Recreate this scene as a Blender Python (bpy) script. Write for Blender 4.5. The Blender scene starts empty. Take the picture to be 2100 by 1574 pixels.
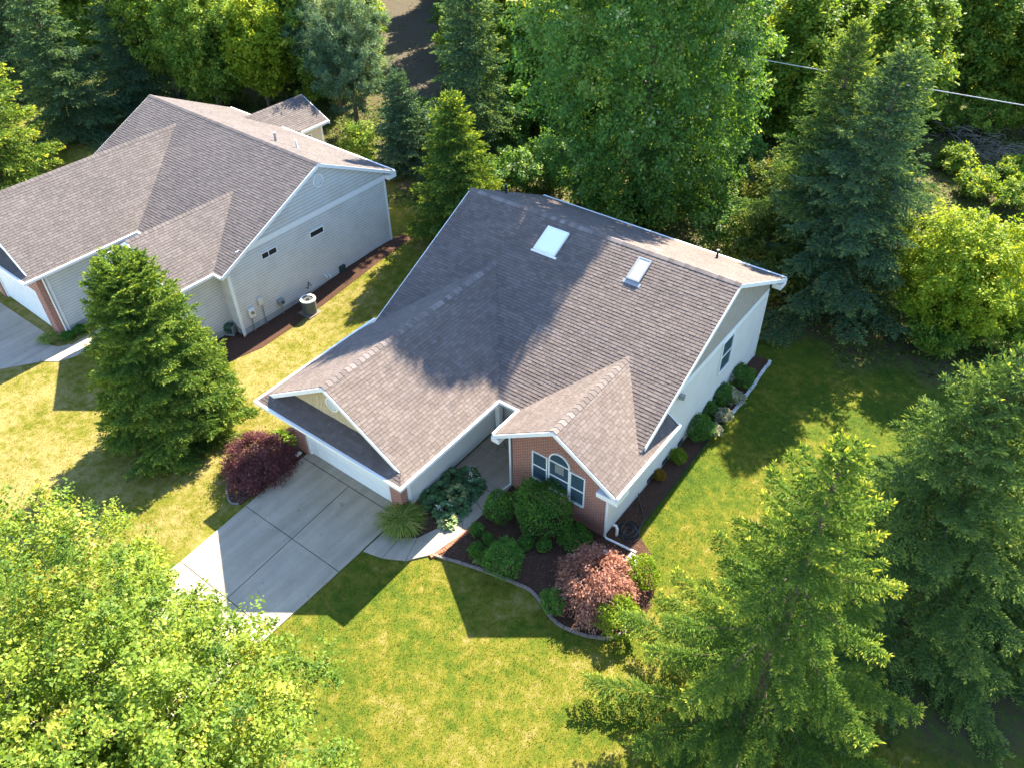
import bpy, math, random
import numpy as np
from mathutils import Vector, Matrix
C = bpy.context.scene.collection
SC = bpy.context.scene

# ------------------------------------------------------------------ camera, sky, sun, exposure
CAM = np.array([13.753, -13.937, 25.006]); YAW, PITCH, ROLL, FPX = -37.86, -40.979, -1.248, 1661.761
_y, _p, _r = np.radians([YAW, PITCH, ROLL])
FW = np.array([math.sin(_y)*math.cos(_p), math.cos(_y)*math.cos(_p), math.sin(_p)])
_rt = np.array([math.cos(_y), -math.sin(_y), 0.0]); _up = np.cross(_rt, FW)
RT = _rt*math.cos(_r) + _up*math.sin(_r); UP = -_rt*math.sin(_r) + _up*math.cos(_r)
cam_d = bpy.data.cameras.new('camera'); cam = bpy.data.objects.new('camera', cam_d); C.objects.link(cam)
cam_d.sensor_width = 36; cam_d.lens = FPX/2100*36; cam_d.clip_end = 600; cam_d.clip_start = 0.5
M = Matrix.Identity(4)
for i in range(3):
    M[i][0], M[i][1], M[i][2], M[i][3] = RT[i], UP[i], -FW[i], CAM[i]
cam.matrix_world = M
SC.camera = cam

SUN_EL, SUN_AZ = 42.5, -5.0
W = bpy.data.worlds.new('World'); SC.world = W; W.use_nodes = True
wn = W.node_tree; bg = wn.nodes['Background']
sky = wn.nodes.new('ShaderNodeTexSky'); sky.sky_type = 'NISHITA'; sky.sun_disc = False
sky.sun_elevation = math.radians(SUN_EL); sky.sun_rotation = math.radians(SUN_AZ)
sky.air_density = 1.0; sky.dust_density = 0.2; sky.ozone_density = 3.5
wn.links.new(sky.outputs[0], bg.inputs[0]); bg.inputs[1].default_value = 0.115
sd = bpy.data.lights.new('sun', 'SUN'); sd.energy = 4.8; sd.angle = math.radians(0.53); sd.color = (1.0, 0.89, 0.71)
sun = bpy.data.objects.new('sun', sd); C.objects.link(sun)
S = Vector((math.sin(math.radians(SUN_AZ))*math.cos(math.radians(SUN_EL)), math.cos(math.radians(SUN_AZ))*math.cos(math.radians(SUN_EL)), math.sin(math.radians(SUN_EL))))
sun.rotation_euler = S.to_track_quat('Z', 'Y').to_euler(); sun.location = (0, 40, 60)
SC.view_settings.view_transform = 'Standard'; SC.view_settings.look = 'None'; SC.view_settings.gamma = 1
SC.view_settings.exposure = 2.4
SC.cycles.max_bounces = 8; SC.cycles.transparent_max_bounces = 8; SC.cycles.diffuse_bounces = 4

# ------------------------------------------------------------------ helpers
def smooth(a, b, x):
    t = np.clip((np.asarray(x, float)-a)/(b-a), 0, 1); return t*t*(3-2*t)
def gz(x, y):
    "height of the land: the side yard of the neighbour lies lower"
    return -0.04 - 0.78*smooth(-10.2, -15.5, x)*(1-0.75*smooth(6, 14, y))
def un(px, py, z=None):
    "a point of the place from its position in the photograph (2100 px wide), on the land or at a height"
    d = FW + RT*(px-1050)/FPX + UP*(787-py)/FPX
    zz = 0.0 if z is None else z
    for _ in range(12):
        P = CAM + d*((zz-CAM[2])/d[2])
        if z is not None: break
        zz = float(gz(P[0], P[1]))
    return P
def apex(px, py, base_v):
    "a tree from its top and the image row of its foot: (x, y, height)"
    best = None
    for h in np.arange(1, 24, 0.05):
        P = un(px, py, h); v = np.array([P[0], P[1], float(gz(P[0], P[1]))])-CAM
        q = 787-FPX*(v@UP)/(v@FW)
        if best is None or abs(q-base_v) < best[0]: best = (abs(q-base_v), P[0], P[1], h)
    return best[1:]
def tag(o, label=None, cat=None, group=None, kind=None):
    if label: o['label'] = label
    if cat: o['category'] = cat
    if group: o['group'] = group
    if kind: o['kind'] = kind
    return o
def empty(name, loc, label, cat, group=None, rz=0):
    o = bpy.data.objects.new(name, None); C.objects.link(o); o.location = loc; o.rotation_euler = (0, 0, rz)
    o.empty_display_size = 0.2
    return tag(o, label, cat, group)

class MB:
    def __init__(s): s.v = []; s.f = []; s.var = []
    def face(s, pts, var=0.5):
        n = len(s.v); s.v += [tuple(map(float, p)) for p in pts]; s.f.append(tuple(range(n, n+len(pts)))); s.var.append(var)
    def box(s, lo, hi, var=0.5):
        (a, b, c), (d, e, f) = lo, hi
        P = [(a,b,c),(d,b,c),(d,e,c),(a,e,c),(a,b,f),(d,b,f),(d,e,f),(a,e,f)]
        n = len(s.v); s.v += P
        for q in ((0,3,2,1),(4,5,6,7),(0,1,5,4),(1,2,6,5),(2,3,7,6),(3,0,4,7)):
            s.f.append(tuple(n+i for i in q)); s.var.append(var)
    def obox(s, o, ax, ay, az, var=0.5):
        "box from a corner along three edge vectors"
        o, ax, ay, az = map(lambda k: np.array(k, float), (o, ax, ay, az))
        P = [o, o+ax, o+ax+ay, o+ay, o+az, o+ax+az, o+ax+ay+az, o+ay+az]
        n = len(s.v); s.v += [tuple(p) for p in P]
        for q in ((0,3,2,1),(4,5,6,7),(0,1,5,4),(1,2,6,5),(2,3,7,6),(3,0,4,7)):
            s.f.append(tuple(n+i for i in q)); s.var.append(var)
    def beam(s, p, q, w, h, side=None, var=0.5):
        "board from p to q, top edge on the line, w thick sideways, h deep down"
        p, q = np.array(p, float), np.array(q, float); d = q-p
        sd_ = np.cross(d, (0,0,1.0)) if side is None else np.array(side, float)
        sd_ = sd_/np.linalg.norm(sd_)*w
        s.obox(p-(0,0,h), d, sd_, (0,0,h), var)
    def tube(s, pts, rad, n=8, cap=True, var=0.5):
        pts = [np.array(p, float) for p in pts]
        if not hasattr(rad, '__len__'): rad = [rad]*len(pts)
        base = len(s.v); ref = np.array((0.3, 0.2, 1.0))
        for i, p in enumerate(pts):
            d = pts[min(i+1, len(pts)-1)]-pts[max(i-1, 0)]; d = d/(np.linalg.norm(d)+1e-9)
            a = np.cross(d, ref); 
            if np.linalg.norm(a) < 1e-3: a = np.cross(d, (1,0,0))
            a /= np.linalg.norm(a); b = np.cross(d, a)
            for k in range(n):
                t = 2*math.pi*k/n; s.v.append(tuple(p+rad[i]*(a*math.cos(t)+b*math.sin(t))))
        for i in range(len(pts)-1):
            for k in range(n):
                k2 = (k+1) % n
                s.f.append((base+i*n+k, base+i*n+k2, base+(i+1)*n+k2, base+(i+1)*n+k)); s.var.append(var)
        if cap:
            s.f.append(tuple(base+k for k in range(n))[::-1]); s.var.append(var)
            s.f.append(tuple(base+(len(pts)-1)*n+k for k in range(n))); s.var.append(var)
    def prism(s, poly, z0, z1, var=0.5):
        n = len(s.v); k = len(poly)
        s.v += [(float(x), float(y), float(z0)) for x, y in poly]+[(float(x), float(y), float(z1)) for x, y in poly]
        s.f.append(tuple(range(n+k, n+2*k))); s.var.append(var)
        for i in range(k):
            j = (i+1) % k; s.f.append((n+i, n+j, n+k+j, n+k+i)); s.var.append(var)
    def build(s, name, m, parent=None, smooth_=False):
        me = bpy.data.meshes.new(name); me.from_pydata(s.v, [], s.f); me.update()
        a = me.attributes.new('var', 'FLOAT', 'FACE'); a.data.foreach_set('value', np.array(s.var, np.float32))
        uv = me.uv_layers.new(name='UVMap')
        co = np.array(s.v)
        data = np.zeros((len(me.loops), 2), np.float32)
        for p in me.polygons:
            nrm = np.array(p.normal)
            if abs(nrm[2]) > 0.9: U, V = np.array((1.0,0,0)), np.array((0,1.0,0))
            else:
                U = np.cross((0,0,1.0), nrm); U /= np.linalg.norm(U); V = np.cross(nrm, U)
            for li in p.loop_indices:
                q = co[me.loops[li].vertex_index]; data[li] = (q@U, q@V)
        uv.data.foreach_set('uv', data.ravel())
        me.materials.append(m)
        if smooth_: me.polygons.foreach_set('use_smooth', np.ones(len(me.polygons), bool))
        o = bpy.data.objects.new(name, me); C.objects.link(o)
        if parent: o.parent = parent
        return o

def clip(poly, axis, val, keep_greater):
    out = []
    for i in range(len(poly)):
        a, b = poly[i], poly[(i+1) % len(poly)]
        ia = (a[axis] >= val) == keep_greater; ib = (b[axis] >= val) == keep_greater
        if ia: out.append(a)
        if ia != ib:
            t = (val-a[axis])/(b[axis]-a[axis]); out.append((a[0]+t*(b[0]-a[0]), a[1]+t*(b[1]-a[1])))
    return out
def courses(mb, poly, course, thick, tab=None, rng=None, roof=False, v0=None, gap=0.005):
    "a plane laid in overlapping courses (shingles with tabs, or lap siding): every course stands out at its lower edge"
    P = np.array(poly, float); N = np.zeros(3)
    for i in range(len(P)): N += np.cross(P[i], P[(i+1) % len(P)])
    N /= np.linalg.norm(N)
    if roof and N[2] < 0: N = -N
    U = np.cross((0,0,1.0), N); U /= np.linalg.norm(U); V = np.cross(N, U)
    O = P[0]; q = [((p-O)@U, (p-O)@V) for p in P]
    lo = min(a[1] for a in q); hi = max(a[1] for a in q)
    if v0 is not None: lo = (v0-O[2])/max(V[2], 1e-6)
    rng = rng or random.Random(1)
    k = 0; v = lo
    while v < hi-1e-4:
        strip = clip(clip(q, 1, v, True), 1, v+course, False) if True else q
        if len(strip) >= 3:
            u0 = min(a[0] for a in strip); u1 = max(a[0] for a in strip)
            cells = []
            if tab:
                u = u0-rng.random()*tab
                while u < u1:
                    w = tab*(0.55+0.9*rng.random()); cells.append((u, u+w)); u += w
            else: cells = [(u0-1, u1+1)]
            for (ua, ub) in cells:
                c = strip if not tab else clip(clip(strip, 0, ua+gap, True), 0, ub-gap, False)
                if len(c) < 3: continue
                t = thick*(1.0 if not tab else rng.choice((0.85, 1.0, 1.3)))
                off = lambda p: O+U*p[0]+V*p[1]+N*(0.002+t*max(0.0, 1-(p[1]-v)/course))
                var = rng.random() if tab else 0.5
                mb.face([off(p) for p in c], var)
                low = [p for p in c if abs(p[1]-v) < 1e-5]
                if len(low) >= 2:
                    a = min(low); b = max(low)
                    mb.face([O+U*a[0]+V*a[1]-N*0.004, O+U*b[0]+V*b[1]-N*0.004, off(b), off(a)], var)
        v += course; k += 1

# ------------------------------------------------------------------ materials
def mat(name):
    m = bpy.data.materials.new(name); m.use_nodes = True
    nt = m.node_tree; return m, nt, nt.nodes['Principled BSDF']
def N_(nt, t, **kw):
    n = nt.nodes.new(t)
    for k, v in kw.items(): setattr(n, k, v)
    return n
def ramp(nt, fac, stops):
    r = nt.nodes.new('ShaderNodeValToRGB'); e = r.color_ramp.elements
    while len(e) < len(stops): e.new(0.5)
    for i, (p, c) in enumerate(stops): e[i].position = p; e[i].color = (*c, 1)
    nt.links.new(fac, r.inputs[0]); return r.outputs[0]
def noise(nt, scale, detail=4, rough=0.6, vec=None):
    n = nt.nodes.new('ShaderNodeTexNoise'); n.inputs['Scale'].default_value = scale; n.inputs['Detail'].default_value = detail
    n.inputs['Roughness'].default_value = rough
    if vec is None:
        g = nt.nodes.new('ShaderNodeNewGeometry'); vec = g.outputs['Position']
    nt.links.new(vec, n.inputs['Vector']); return n.outputs['Fac']
def mixc(nt, fac, a, b, mode='MIX'):
    n = nt.nodes.new('ShaderNodeMix'); n.data_type = 'RGBA'; n.blend_type = mode
    for s_, v in ((n.inputs[0], fac), (n.inputs[6], a), (n.inputs[7], b)):
        if hasattr(v, 'is_output'): nt.links.new(v, s_)
        elif hasattr(v, '__len__'): s_.default_value = (*v[:3], 1)
        else: s_.default_value = v
    return n.outputs[2]
def math_(nt, op, a, b=0.0, clamp=False):
    n = nt.nodes.new('ShaderNodeMath'); n.operation = op; n.use_clamp = clamp
    for i, v in enumerate((a, b)):
        if hasattr(v, 'is_output'): nt.links.new(v, n.inputs[i])
        else: n.inputs[i].default_value = v
    return n.outputs[0]
def bump(nt, b, h, strength=0.4, dist=0.02):
    n = nt.nodes.new('ShaderNodeBump'); n.inputs['Strength'].default_value = strength; n.inputs['Distance'].default_value = dist
    nt.links.new(h, n.inputs['Height']); nt.links.new(n.outputs[0], b.inputs['Normal'])
def attr(nt, name='var'):
    a = nt.nodes.new('ShaderNodeAttribute'); a.attribute_name = name; return a.outputs['Fac']
def plain(name, col, rough=0.6, amount=0.12, scale=3.0, metallic=0.0, dirt=None):
    m, nt, b = mat(name)
    f = noise(nt, scale, 6)
    lo = tuple(c*(1-amount) for c in col); hi = tuple(min(1, c*(1+amount)) for c in col)
    col_ = ramp(nt, f, [(0.3, lo), (0.7, hi)])
    if dirt:
        f2 = ramp(nt, noise(nt, 0.9, 8, 0.7), [(0.48, (0,0,0)), (0.75, (1,1,1))])
        col_ = mixc(nt, math_(nt, 'MULTIPLY', f2, 0.62), col_, dirt)
    nt.links.new(col_, b.inputs['Base Color']); b.inputs['Roughness'].default_value = rough; b.inputs['Metallic'].default_value = metallic
    return m
def siding_mat(name, col, course, dirt=None):
    m = plain(name, col, 0.55, 0.05, 1.6, dirt=dirt); nt = m.node_tree; b = nt.nodes['Principled BSDF']; src = b.inputs['Base Color'].links[0].from_socket
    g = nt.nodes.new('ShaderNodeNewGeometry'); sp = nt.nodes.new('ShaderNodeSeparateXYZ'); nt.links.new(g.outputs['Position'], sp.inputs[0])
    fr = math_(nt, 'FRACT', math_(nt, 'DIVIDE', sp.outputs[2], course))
    lap = ramp(nt, fr, [(0.0, (0.56,)*3), (0.16, (0.68,)*3), (0.26, (1, 1, 1)), (1.0, (1, 1, 1))])     # shadow line of each lap, painted into the colour
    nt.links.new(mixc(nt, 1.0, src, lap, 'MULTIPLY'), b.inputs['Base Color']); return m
def shingle_mat(name, cols):
    m, nt, b = mat(name)
    c = ramp(nt, attr(nt), cols)
    f = noise(nt, 70, 3)
    c = mixc(nt, 0.55, c, ramp(nt, f, [(0.3, (0.25,)*3), (0.7, (0.78,)*3)]), 'OVERLAY')
    c2 = ramp(nt, noise(nt, 0.45, 5), [(0.35, (0.86, 0.86, 0.88)), (0.65, (1.08, 1.06, 1.04))])
    c = mixc(nt, 0.8, c, c2, 'MULTIPLY')
    nt.links.new(c, b.inputs['Base Color']); b.inputs['Roughness'].default_value = 0.9; b.inputs['Specular IOR Level'].default_value = 0.25
    bump(nt, b, noise(nt, 120, 2), 0.5, 0.006)
    return m
def leaf_mat(name, stops, trans=0.42, tcol=1.0, rough=0.55, spec=0.12, yellow=(1.25, 1.1, 0.35)):
    m, nt, b = mat(name)
    c = ramp(nt, attr(nt), stops)
    nt.links.new(c, b.inputs['Base Color']); b.inputs['Roughness'].default_value = rough; b.inputs['Specular IOR Level'].default_value = spec
    t = nt.nodes.new('ShaderNodeBsdfTranslucent')
    tc = mixc(nt, 1.0, c, tuple(tcol*k for k in yellow), 'MULTIPLY'); nt.links.new(tc, t.inputs[0])
    mx = nt.nodes.new('ShaderNodeMixShader'); mx.inputs[0].default_value = trans
    nt.links.new(b.outputs[0], mx.inputs[1]); nt.links.new(t.outputs[0], mx.inputs[2])
    nt.links.new(mx.outputs[0], nt.nodes['Material Output'].inputs[0])
    return m
def brick_mat():
    m, nt, b = mat('brick')
    uv = N_(nt, 'ShaderNodeUVMap')
    t = N_(nt, 'ShaderNodeTexBrick'); t.inputs['Scale'].default_value = 1.0
    t.inputs['Brick Width'].default_value = 0.215; t.inputs['Row Height'].default_value = 0.075; t.inputs['Mortar Size'].default_value = 0.012
    t.inputs['Color1'].default_value = (0.34, 0.075, 0.040, 1); t.inputs['Color2'].default_value = (0.22, 0.050, 0.034, 1); t.inputs['Mortar'].default_value = (0.46, 0.35, 0.28, 1)
    t.inputs['Bias'].default_value = -0.1
    nt.links.new(uv.outputs[0], t.inputs['Vector'])
    c = mixc(nt, 0.5, t.outputs[0], ramp(nt, noise(nt, 14, 5), [(0.3, (0.55,)*3), (0.7, (1.3,)*3)]), 'MULTIPLY')
    nt.links.new(c, b.inputs['Base Color']); b.inputs['Roughness'].default_value = 0.85
    bump(nt, b, math_(nt, 'SUBTRACT', 1.0, t.outputs['Fac']), 0.6, 0.01)
    return m
def lawn_colour(nt):
    g = nt.nodes.new('ShaderNodeNewGeometry'); pos = g.outputs['Position']
    sep = nt.nodes.new('ShaderNodeSeparateXYZ'); nt.links.new(pos, sep.inputs[0])
    big = noise(nt, 0.42, 5, 0.62, pos); mid = noise(nt, 2.6, 4, 0.65, pos); fine = noise(nt, 14, 3, 0.7, pos)
    f = math_(nt, 'ADD', math_(nt, 'MULTIPLY', big, 0.46), math_(nt, 'ADD', math_(nt, 'MULTIPLY', mid, 0.42), math_(nt, 'MULTIPLY', fine, 0.18)))
    mr = nt.nodes.new('ShaderNodeMapRange'); nt.links.new(sep.outputs[0], mr.inputs[0])
    mr.inputs[1].default_value = -4.0; mr.inputs[2].default_value = -13.0; mr.inputs[3].default_value = 0.0; mr.inputs[4].default_value = 0.10
    mr2 = nt.nodes.new('ShaderNodeMapRange'); nt.links.new(sep.outputs[1], mr2.inputs[0])
    mr2.inputs[1].default_value = 2.0; mr2.inputs[2].default_value = 11.0; mr2.inputs[3].default_value = 0.0; mr2.inputs[4].default_value = -0.05
    f = math_(nt, 'ADD', f, math_(nt, 'ADD', mr.outputs[0], mr2.outputs[0]))
    return ramp(nt, f, [(0.34, (0.034, 0.070, 0.008)), (0.48, (0.076, 0.106, 0.010)), (0.57, (0.142, 0.138, 0.017)), (0.70, (0.26, 0.212, 0.075))]), pos
def ground_mat():
    m, nt, b = mat('lawn and woodland floor')
    lc, pos = lawn_colour(nt)
    woods = ramp(nt, noise(nt, 2.2, 7, 0.7), [(0.3, (0.055, 0.048, 0.024)), (0.47, (0.10, 0.078, 0.042)), (0.55, (0.08, 0.105, 0.026)), (0.68, (0.11, 0.14, 0.03)), (0.8, (0.20, 0.16, 0.09))])
    nt.links.new(mixc(nt, attr(nt, 'woods'), lc, woods), b.inputs['Base Color'])
    b.inputs['Roughness'].default_value = 0.95; b.inputs['Specular IOR Level'].default_value = 0.1
    bump(nt, b, noise(nt, 22, 5, 0.75), 0.9, 0.05)
    return m
def grass_mat():
    m, nt, b = mat('grass blades')
    lc, pos = lawn_colour(nt)
    c = mixc(nt, 0.65, lc, ramp(nt, attr(nt), [(0.0, (0.6,)*3), (1.0, (1.45, 1.4, 1.3))]), 'MULTIPLY')
    nt.links.new(c, b.inputs['Base Color']); b.inputs['Roughness'].default_value = 0.6; b.inputs['Specular IOR Level'].default_value = 0.2
    t = nt.nodes.new('ShaderNodeBsdfTranslucent'); nt.links.new(mixc(nt, 1.0, c, (1.3, 1.2, 0.5), 'MULTIPLY'), t.inputs[0])
    mx = nt.nodes.new('ShaderNodeMixShader'); mx.inputs[0].default_value = 0.45
    nt.links.new(b.outputs[0], mx.inputs[1]); nt.links.new(t.outputs[0], mx.inputs[2]); nt.links.new(mx.outputs[0], nt.nodes['Material Output'].inputs[0])
    return m
def concrete_mat(name, col):
    m, nt, b = mat(name)
    c = ramp(nt, noise(nt, 1.1, 8, 0.65), [(0.3, tuple(k*0.86 for k in col)), (0.7, tuple(k*1.1 for k in col))])
    c = mixc(nt, 0.35, c, ramp(nt, noise(nt, 45, 3), [(0.3, (0.6,)*3), (0.7, (1.35,)*3)]), 'MULTIPLY')
    st = ramp(nt, noise(nt, 0.55, 9, 0.72), [(0.56, (0,0,0)), (0.72, (1,1,1))])
    c = mixc(nt, math_(nt, 'MULTIPLY', st, 0.5), c, (0.22, 0.185, 0.15))
    mp = nt.nodes.new('ShaderNodeMapping'); mp.inputs['Scale'].default_value = (2.6, 0.16, 1); ge = nt.nodes.new('ShaderNodeNewGeometry'); nt.links.new(ge.outputs['Position'], mp.inputs[0])
    tr = ramp(nt, noise(nt, 1.0, 5, 0.6, mp.outputs[0]), [(0.35, (0.80, 0.79, 0.77)), (0.6, (1.04, 1.04, 1.04))])      # faint tyre wear along the drive
    c = mixc(nt, 0.75, c, tr, 'MULTIPLY')
    sp_ = ramp(nt, noise(nt, 2.3, 2, 0.4), [(0.70, (0, 0, 0)), (0.76, (1, 1, 1))]); c = mixc(nt, math_(nt, 'MULTIPLY', sp_, 0.45), c, (0.13, 0.11, 0.09))      # oil spots
    nt.links.new(c, b.inputs['Base Color']); b.inputs['Roughness'].default_value = 0.9; b.inputs['Specular IOR Level'].default_value = 0.2
    bump(nt, b, noise(nt, 60, 4), 0.25, 0.006)
    return m
def mulch_mat(name, stops):
    m, nt, b = mat(name)
    c = ramp(nt, noise(nt, 26, 5, 0.8), stops)
    nt.links.new(c, b.inputs['Base Color']); b.inputs['Roughness'].default_value = 0.95; b.inputs['Specular IOR Level'].default_value = 0.1
    bump(nt, b, noise(nt, 30, 4, 0.8), 1.0, 0.06)
    return m
def bark_mat(name, a, c_):
    m, nt, b = mat(name)
    nt.links.new(ramp(nt, noise(nt, 9, 6, 0.7), [(0.35, a), (0.65, c_)]), b.inputs['Base Color']); b.inputs['Roughness'].default_value = 0.95
    bump(nt, b, noise(nt, 18, 4), 0.8, 0.03); return m

M_shA = shingle_mat('brown architectural shingles', [(0.0, (0.116, 0.092, 0.081)), (0.4, (0.130, 0.105, 0.094)), (0.75, (0.141, 0.115, 0.103)), (1.0, (0.155, 0.128, 0.116))])
M_shB = shingle_mat('weathered grey shingles', [(0.0, (0.096, 0.083, 0.080)), (0.5, (0.110, 0.096, 0.092)), (1.0, (0.126, 0.111, 0.107))])
M_cap = shingle_mat('ridge shingles', [(0.0, (0.115, 0.094, 0.086)), (0.5, (0.155, 0.130, 0.120)), (1.0, (0.205, 0.175, 0.163))])
M_white = plain('white painted trim', (0.80, 0.79, 0.76), 0.45, 0.04)
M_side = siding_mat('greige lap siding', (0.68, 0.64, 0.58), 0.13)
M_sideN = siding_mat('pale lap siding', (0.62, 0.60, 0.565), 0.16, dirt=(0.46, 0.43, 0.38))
M_tan = plain('tan shake siding', (0.50, 0.39, 0.23), 0.7, 0.16, 6.0)
M_tanShade = plain('shaded tan shake siding', (0.33, 0.285, 0.235), 0.7, 0.16, 6.0)  # same tan siding, its colour darkened for the shade under the right rake
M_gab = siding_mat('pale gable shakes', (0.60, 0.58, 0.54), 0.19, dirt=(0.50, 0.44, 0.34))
M_cream = plain('cream siding', (0.66, 0.57, 0.42), 0.6, 0.05)
M_brick = brick_mat()
M_found = plain('grey concrete foundation', (0.36, 0.35, 0.33), 0.9, 0.15, 2.5)
M_door = plain('white garage door', (0.78, 0.77, 0.74), 0.5, 0.03)
M_conc = concrete_mat('driveway concrete', (0.375, 0.318, 0.245))
M_concW = concrete_mat('walk concrete', (0.375, 0.32, 0.255))
M_joint = plain('dark joint filler', (0.05, 0.045, 0.04), 0.9)
M_mulch = mulch_mat('bark mulch', [(0.25, (0.035, 0.018, 0.012)), (0.5, (0.085, 0.045, 0.030)), (0.75, (0.17, 0.098, 0.068))])
M_chip = plain('mulch chips', (0.14, 0.078, 0.052), 0.95, 0.5, 9.0)
M_edge = plain('tan concrete edging', (0.20, 0.155, 0.13), 0.9, 0.2, 5.0)
M_edgeW = plain('pale edging stone', (0.55, 0.52, 0.48), 0.9, 0.2, 5.0)
M_redbrick = plain('red clay pavers', (0.30, 0.11, 0.06), 0.9, 0.3, 8.0)
M_metal = plain('grey metal', (0.33, 0.34, 0.34), 0.4, 0.1, 5.0, 0.4)
M_black = plain('black metal', (0.02, 0.02, 0.022), 0.5, 0.2, 5.0)
M_dark = plain('dark opening', (0.012, 0.012, 0.014), 0.8)
M_hose = plain('black rubber hose', (0.015, 0.015, 0.016), 0.45)
M_green_box = plain('dark green vent', (0.03, 0.05, 0.045), 0.5)
M_wire = plain('pale cable', (0.62, 0.60, 0.62), 0.5)
M_bark = bark_mat('grey brown bark', (0.05, 0.038, 0.028), (0.16, 0.13, 0.10))
M_barkS = bark_mat('spruce bark', (0.06, 0.04, 0.03), (0.17, 0.125, 0.10))
M_dead = bark_mat('dead grey twigs', (0.12, 0.10, 0.085), (0.26, 0.22, 0.19))
def glass_mat(name, col, rough):
    m, nt, b = mat(name); b.inputs['Base Color'].default_value = (*col, 1); b.inputs['Roughness'].default_value = rough
    b.inputs['Specular IOR Level'].default_value = 1.0; b.inputs['IOR'].default_value = 1.6
    bump(nt, b, noise(nt, 1.5, 2), 0.02, 0.02); return m
M_glass = glass_mat('dark window glass', (0.05, 0.085, 0.115), 0.06)
M_skyl = glass_mat('skylight glass', (0.86, 0.86, 0.78), 0.4)
M_skyl.node_tree.nodes['Principled BSDF'].inputs['IOR'].default_value = 1.5
M_skyl.node_tree.nodes['Principled BSDF'].inputs['Specular IOR Level'].default_value = 0.35
M_skyg = glass_mat('grey skylight glass', (0.36, 0.38, 0.33), 0.15); M_skyg.node_tree.nodes['Principled BSDF'].inputs['IOR'].default_value = 1.5
M_ground = ground_mat(); M_grass = grass_mat()
G = lambda *s: list(s)
L_maple = leaf_mat('bright maple leaves', [(0.0, (0.050, 0.12, 0.016)), (0.45, (0.17, 0.26, 0.028)), (0.8, (0.34, 0.39, 0.052)), (1.0, (0.48, 0.38, 0.11))], 0.5, spec=0.25)
L_big = leaf_mat('tall maple leaves', [(0.0, (0.048, 0.138, 0.031)), (0.5, (0.110, 0.234, 0.048)), (0.88, (0.228, 0.348, 0.066)), (1.0, (0.504, 0.576, 0.384))], 0.48, spec=0.2)
L_wood = leaf_mat('woodland leaves', [(0.0, (0.084, 0.174, 0.029)), (0.5, (0.186, 0.300, 0.046)), (1.0, (0.480, 0.516, 0.078))], 0.5)
L_yell = leaf_mat('yellow green leaves', [(0.0, (0.13, 0.22, 0.016)), (0.5, (0.27, 0.36, 0.028)), (1.0, (0.48, 0.52, 0.05))], 0.45)
L_spr = leaf_mat('spruce needles', [(0.0, (0.068, 0.140, 0.030)), (0.35, (0.140, 0.235, 0.044)), (0.7, (0.34, 0.41, 0.066)), (1.0, (0.66, 0.64, 0.105))], 0.45)
L_sprM = leaf_mat('mid green spruce needles', [(0.0, (0.060, 0.122, 0.040)), (0.35, (0.125, 0.210, 0.060)), (0.7, (0.28, 0.36, 0.080)), (1.0, (0.56, 0.57, 0.12))], 0.42)
L_sprB = leaf_mat('blue green spruce needles', [(0.0, (0.055, 0.115, 0.066)), (0.35, (0.110, 0.195, 0.095)), (0.7, (0.24, 0.32, 0.10)), (1.0, (0.52, 0.54, 0.12))], 0.42)
L_pine = leaf_mat('pine needles', [(0.0, (0.056, 0.119, 0.075)), (0.5, (0.112, 0.200, 0.106)), (1.0, (0.300, 0.362, 0.150))], 0.3)
L_box = leaf_mat('boxwood leaves', [(0.0, (0.040, 0.127, 0.022)), (0.5, (0.086, 0.215, 0.035)), (1.0, (0.209, 0.341, 0.055))], 0.38)
L_lime = leaf_mat('lime shrub leaves', [(0.0, (0.09, 0.18, 0.014)), (0.5, (0.19, 0.29, 0.022)), (1.0, (0.33, 0.38, 0.04))], 0.4)
L_vari = leaf_mat('variegated leaves', [(0.0, (0.12, 0.16, 0.07)), (0.45, (0.42, 0.40, 0.26)), (1.0, (0.68, 0.62, 0.44))], 0.3, yellow=(1.0, 1.0, 0.8))
L_redD = leaf_mat('dark red maple leaves', [(0.0, (0.066, 0.026, 0.030)), (0.5, (0.130, 0.048, 0.052)), (1.0, (0.26, 0.115, 0.110))], 0.35, yellow=(1.3, 0.7, 0.6))
L_redP = leaf_mat('pink red maple leaves', [(0.0, (0.17, 0.070, 0.048)), (0.5, (0.36, 0.180, 0.128)), (1.0, (0.56, 0.33, 0.25))], 0.4, yellow=(1.2, 0.9, 0.7))
L_host = leaf_mat('hosta leaves', [(0.0, (0.052, 0.130, 0.056)), (0.7, (0.11, 0.21, 0.080)), (1.0, (0.22, 0.30, 0.11))], 0.22, spec=0.3)
L_hostV = leaf_mat('cream hosta leaves', [(0.0, (0.035, 0.11, 0.055)), (0.5, (0.10, 0.19, 0.07)), (0.8, (0.38, 0.40, 0.16)), (1.0, (0.60, 0.56, 0.28))], 0.22, spec=0.3)
L_gras = leaf_mat('ornamental grass blades', [(0.0, (0.09, 0.18, 0.024)), (0.5, (0.22, 0.29, 0.05)), (1.0, (0.52, 0.48, 0.18))], 0.35)
L_amber = leaf_mat('amber shrub leaves', [(0.0, (0.12, 0.10, 0.015)), (0.5, (0.28, 0.18, 0.02)), (1.0, (0.42, 0.27, 0.035))], 0.35)
L_flow = leaf_mat('white petals', [(0.0, (0.70, 0.66, 0.66)), (1.0, (0.85, 0.82, 0.78))], 0.2, yellow=(1, 1, 1))
L_cover = leaf_mat('low woodland plants', [(0.0, (0.045, 0.085, 0.014)), (0.5, (0.10, 0.15, 0.026)), (0.85, (0.20, 0.22, 0.04)), (1.0, (0.30, 0.22, 0.12))], 0.4)

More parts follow.
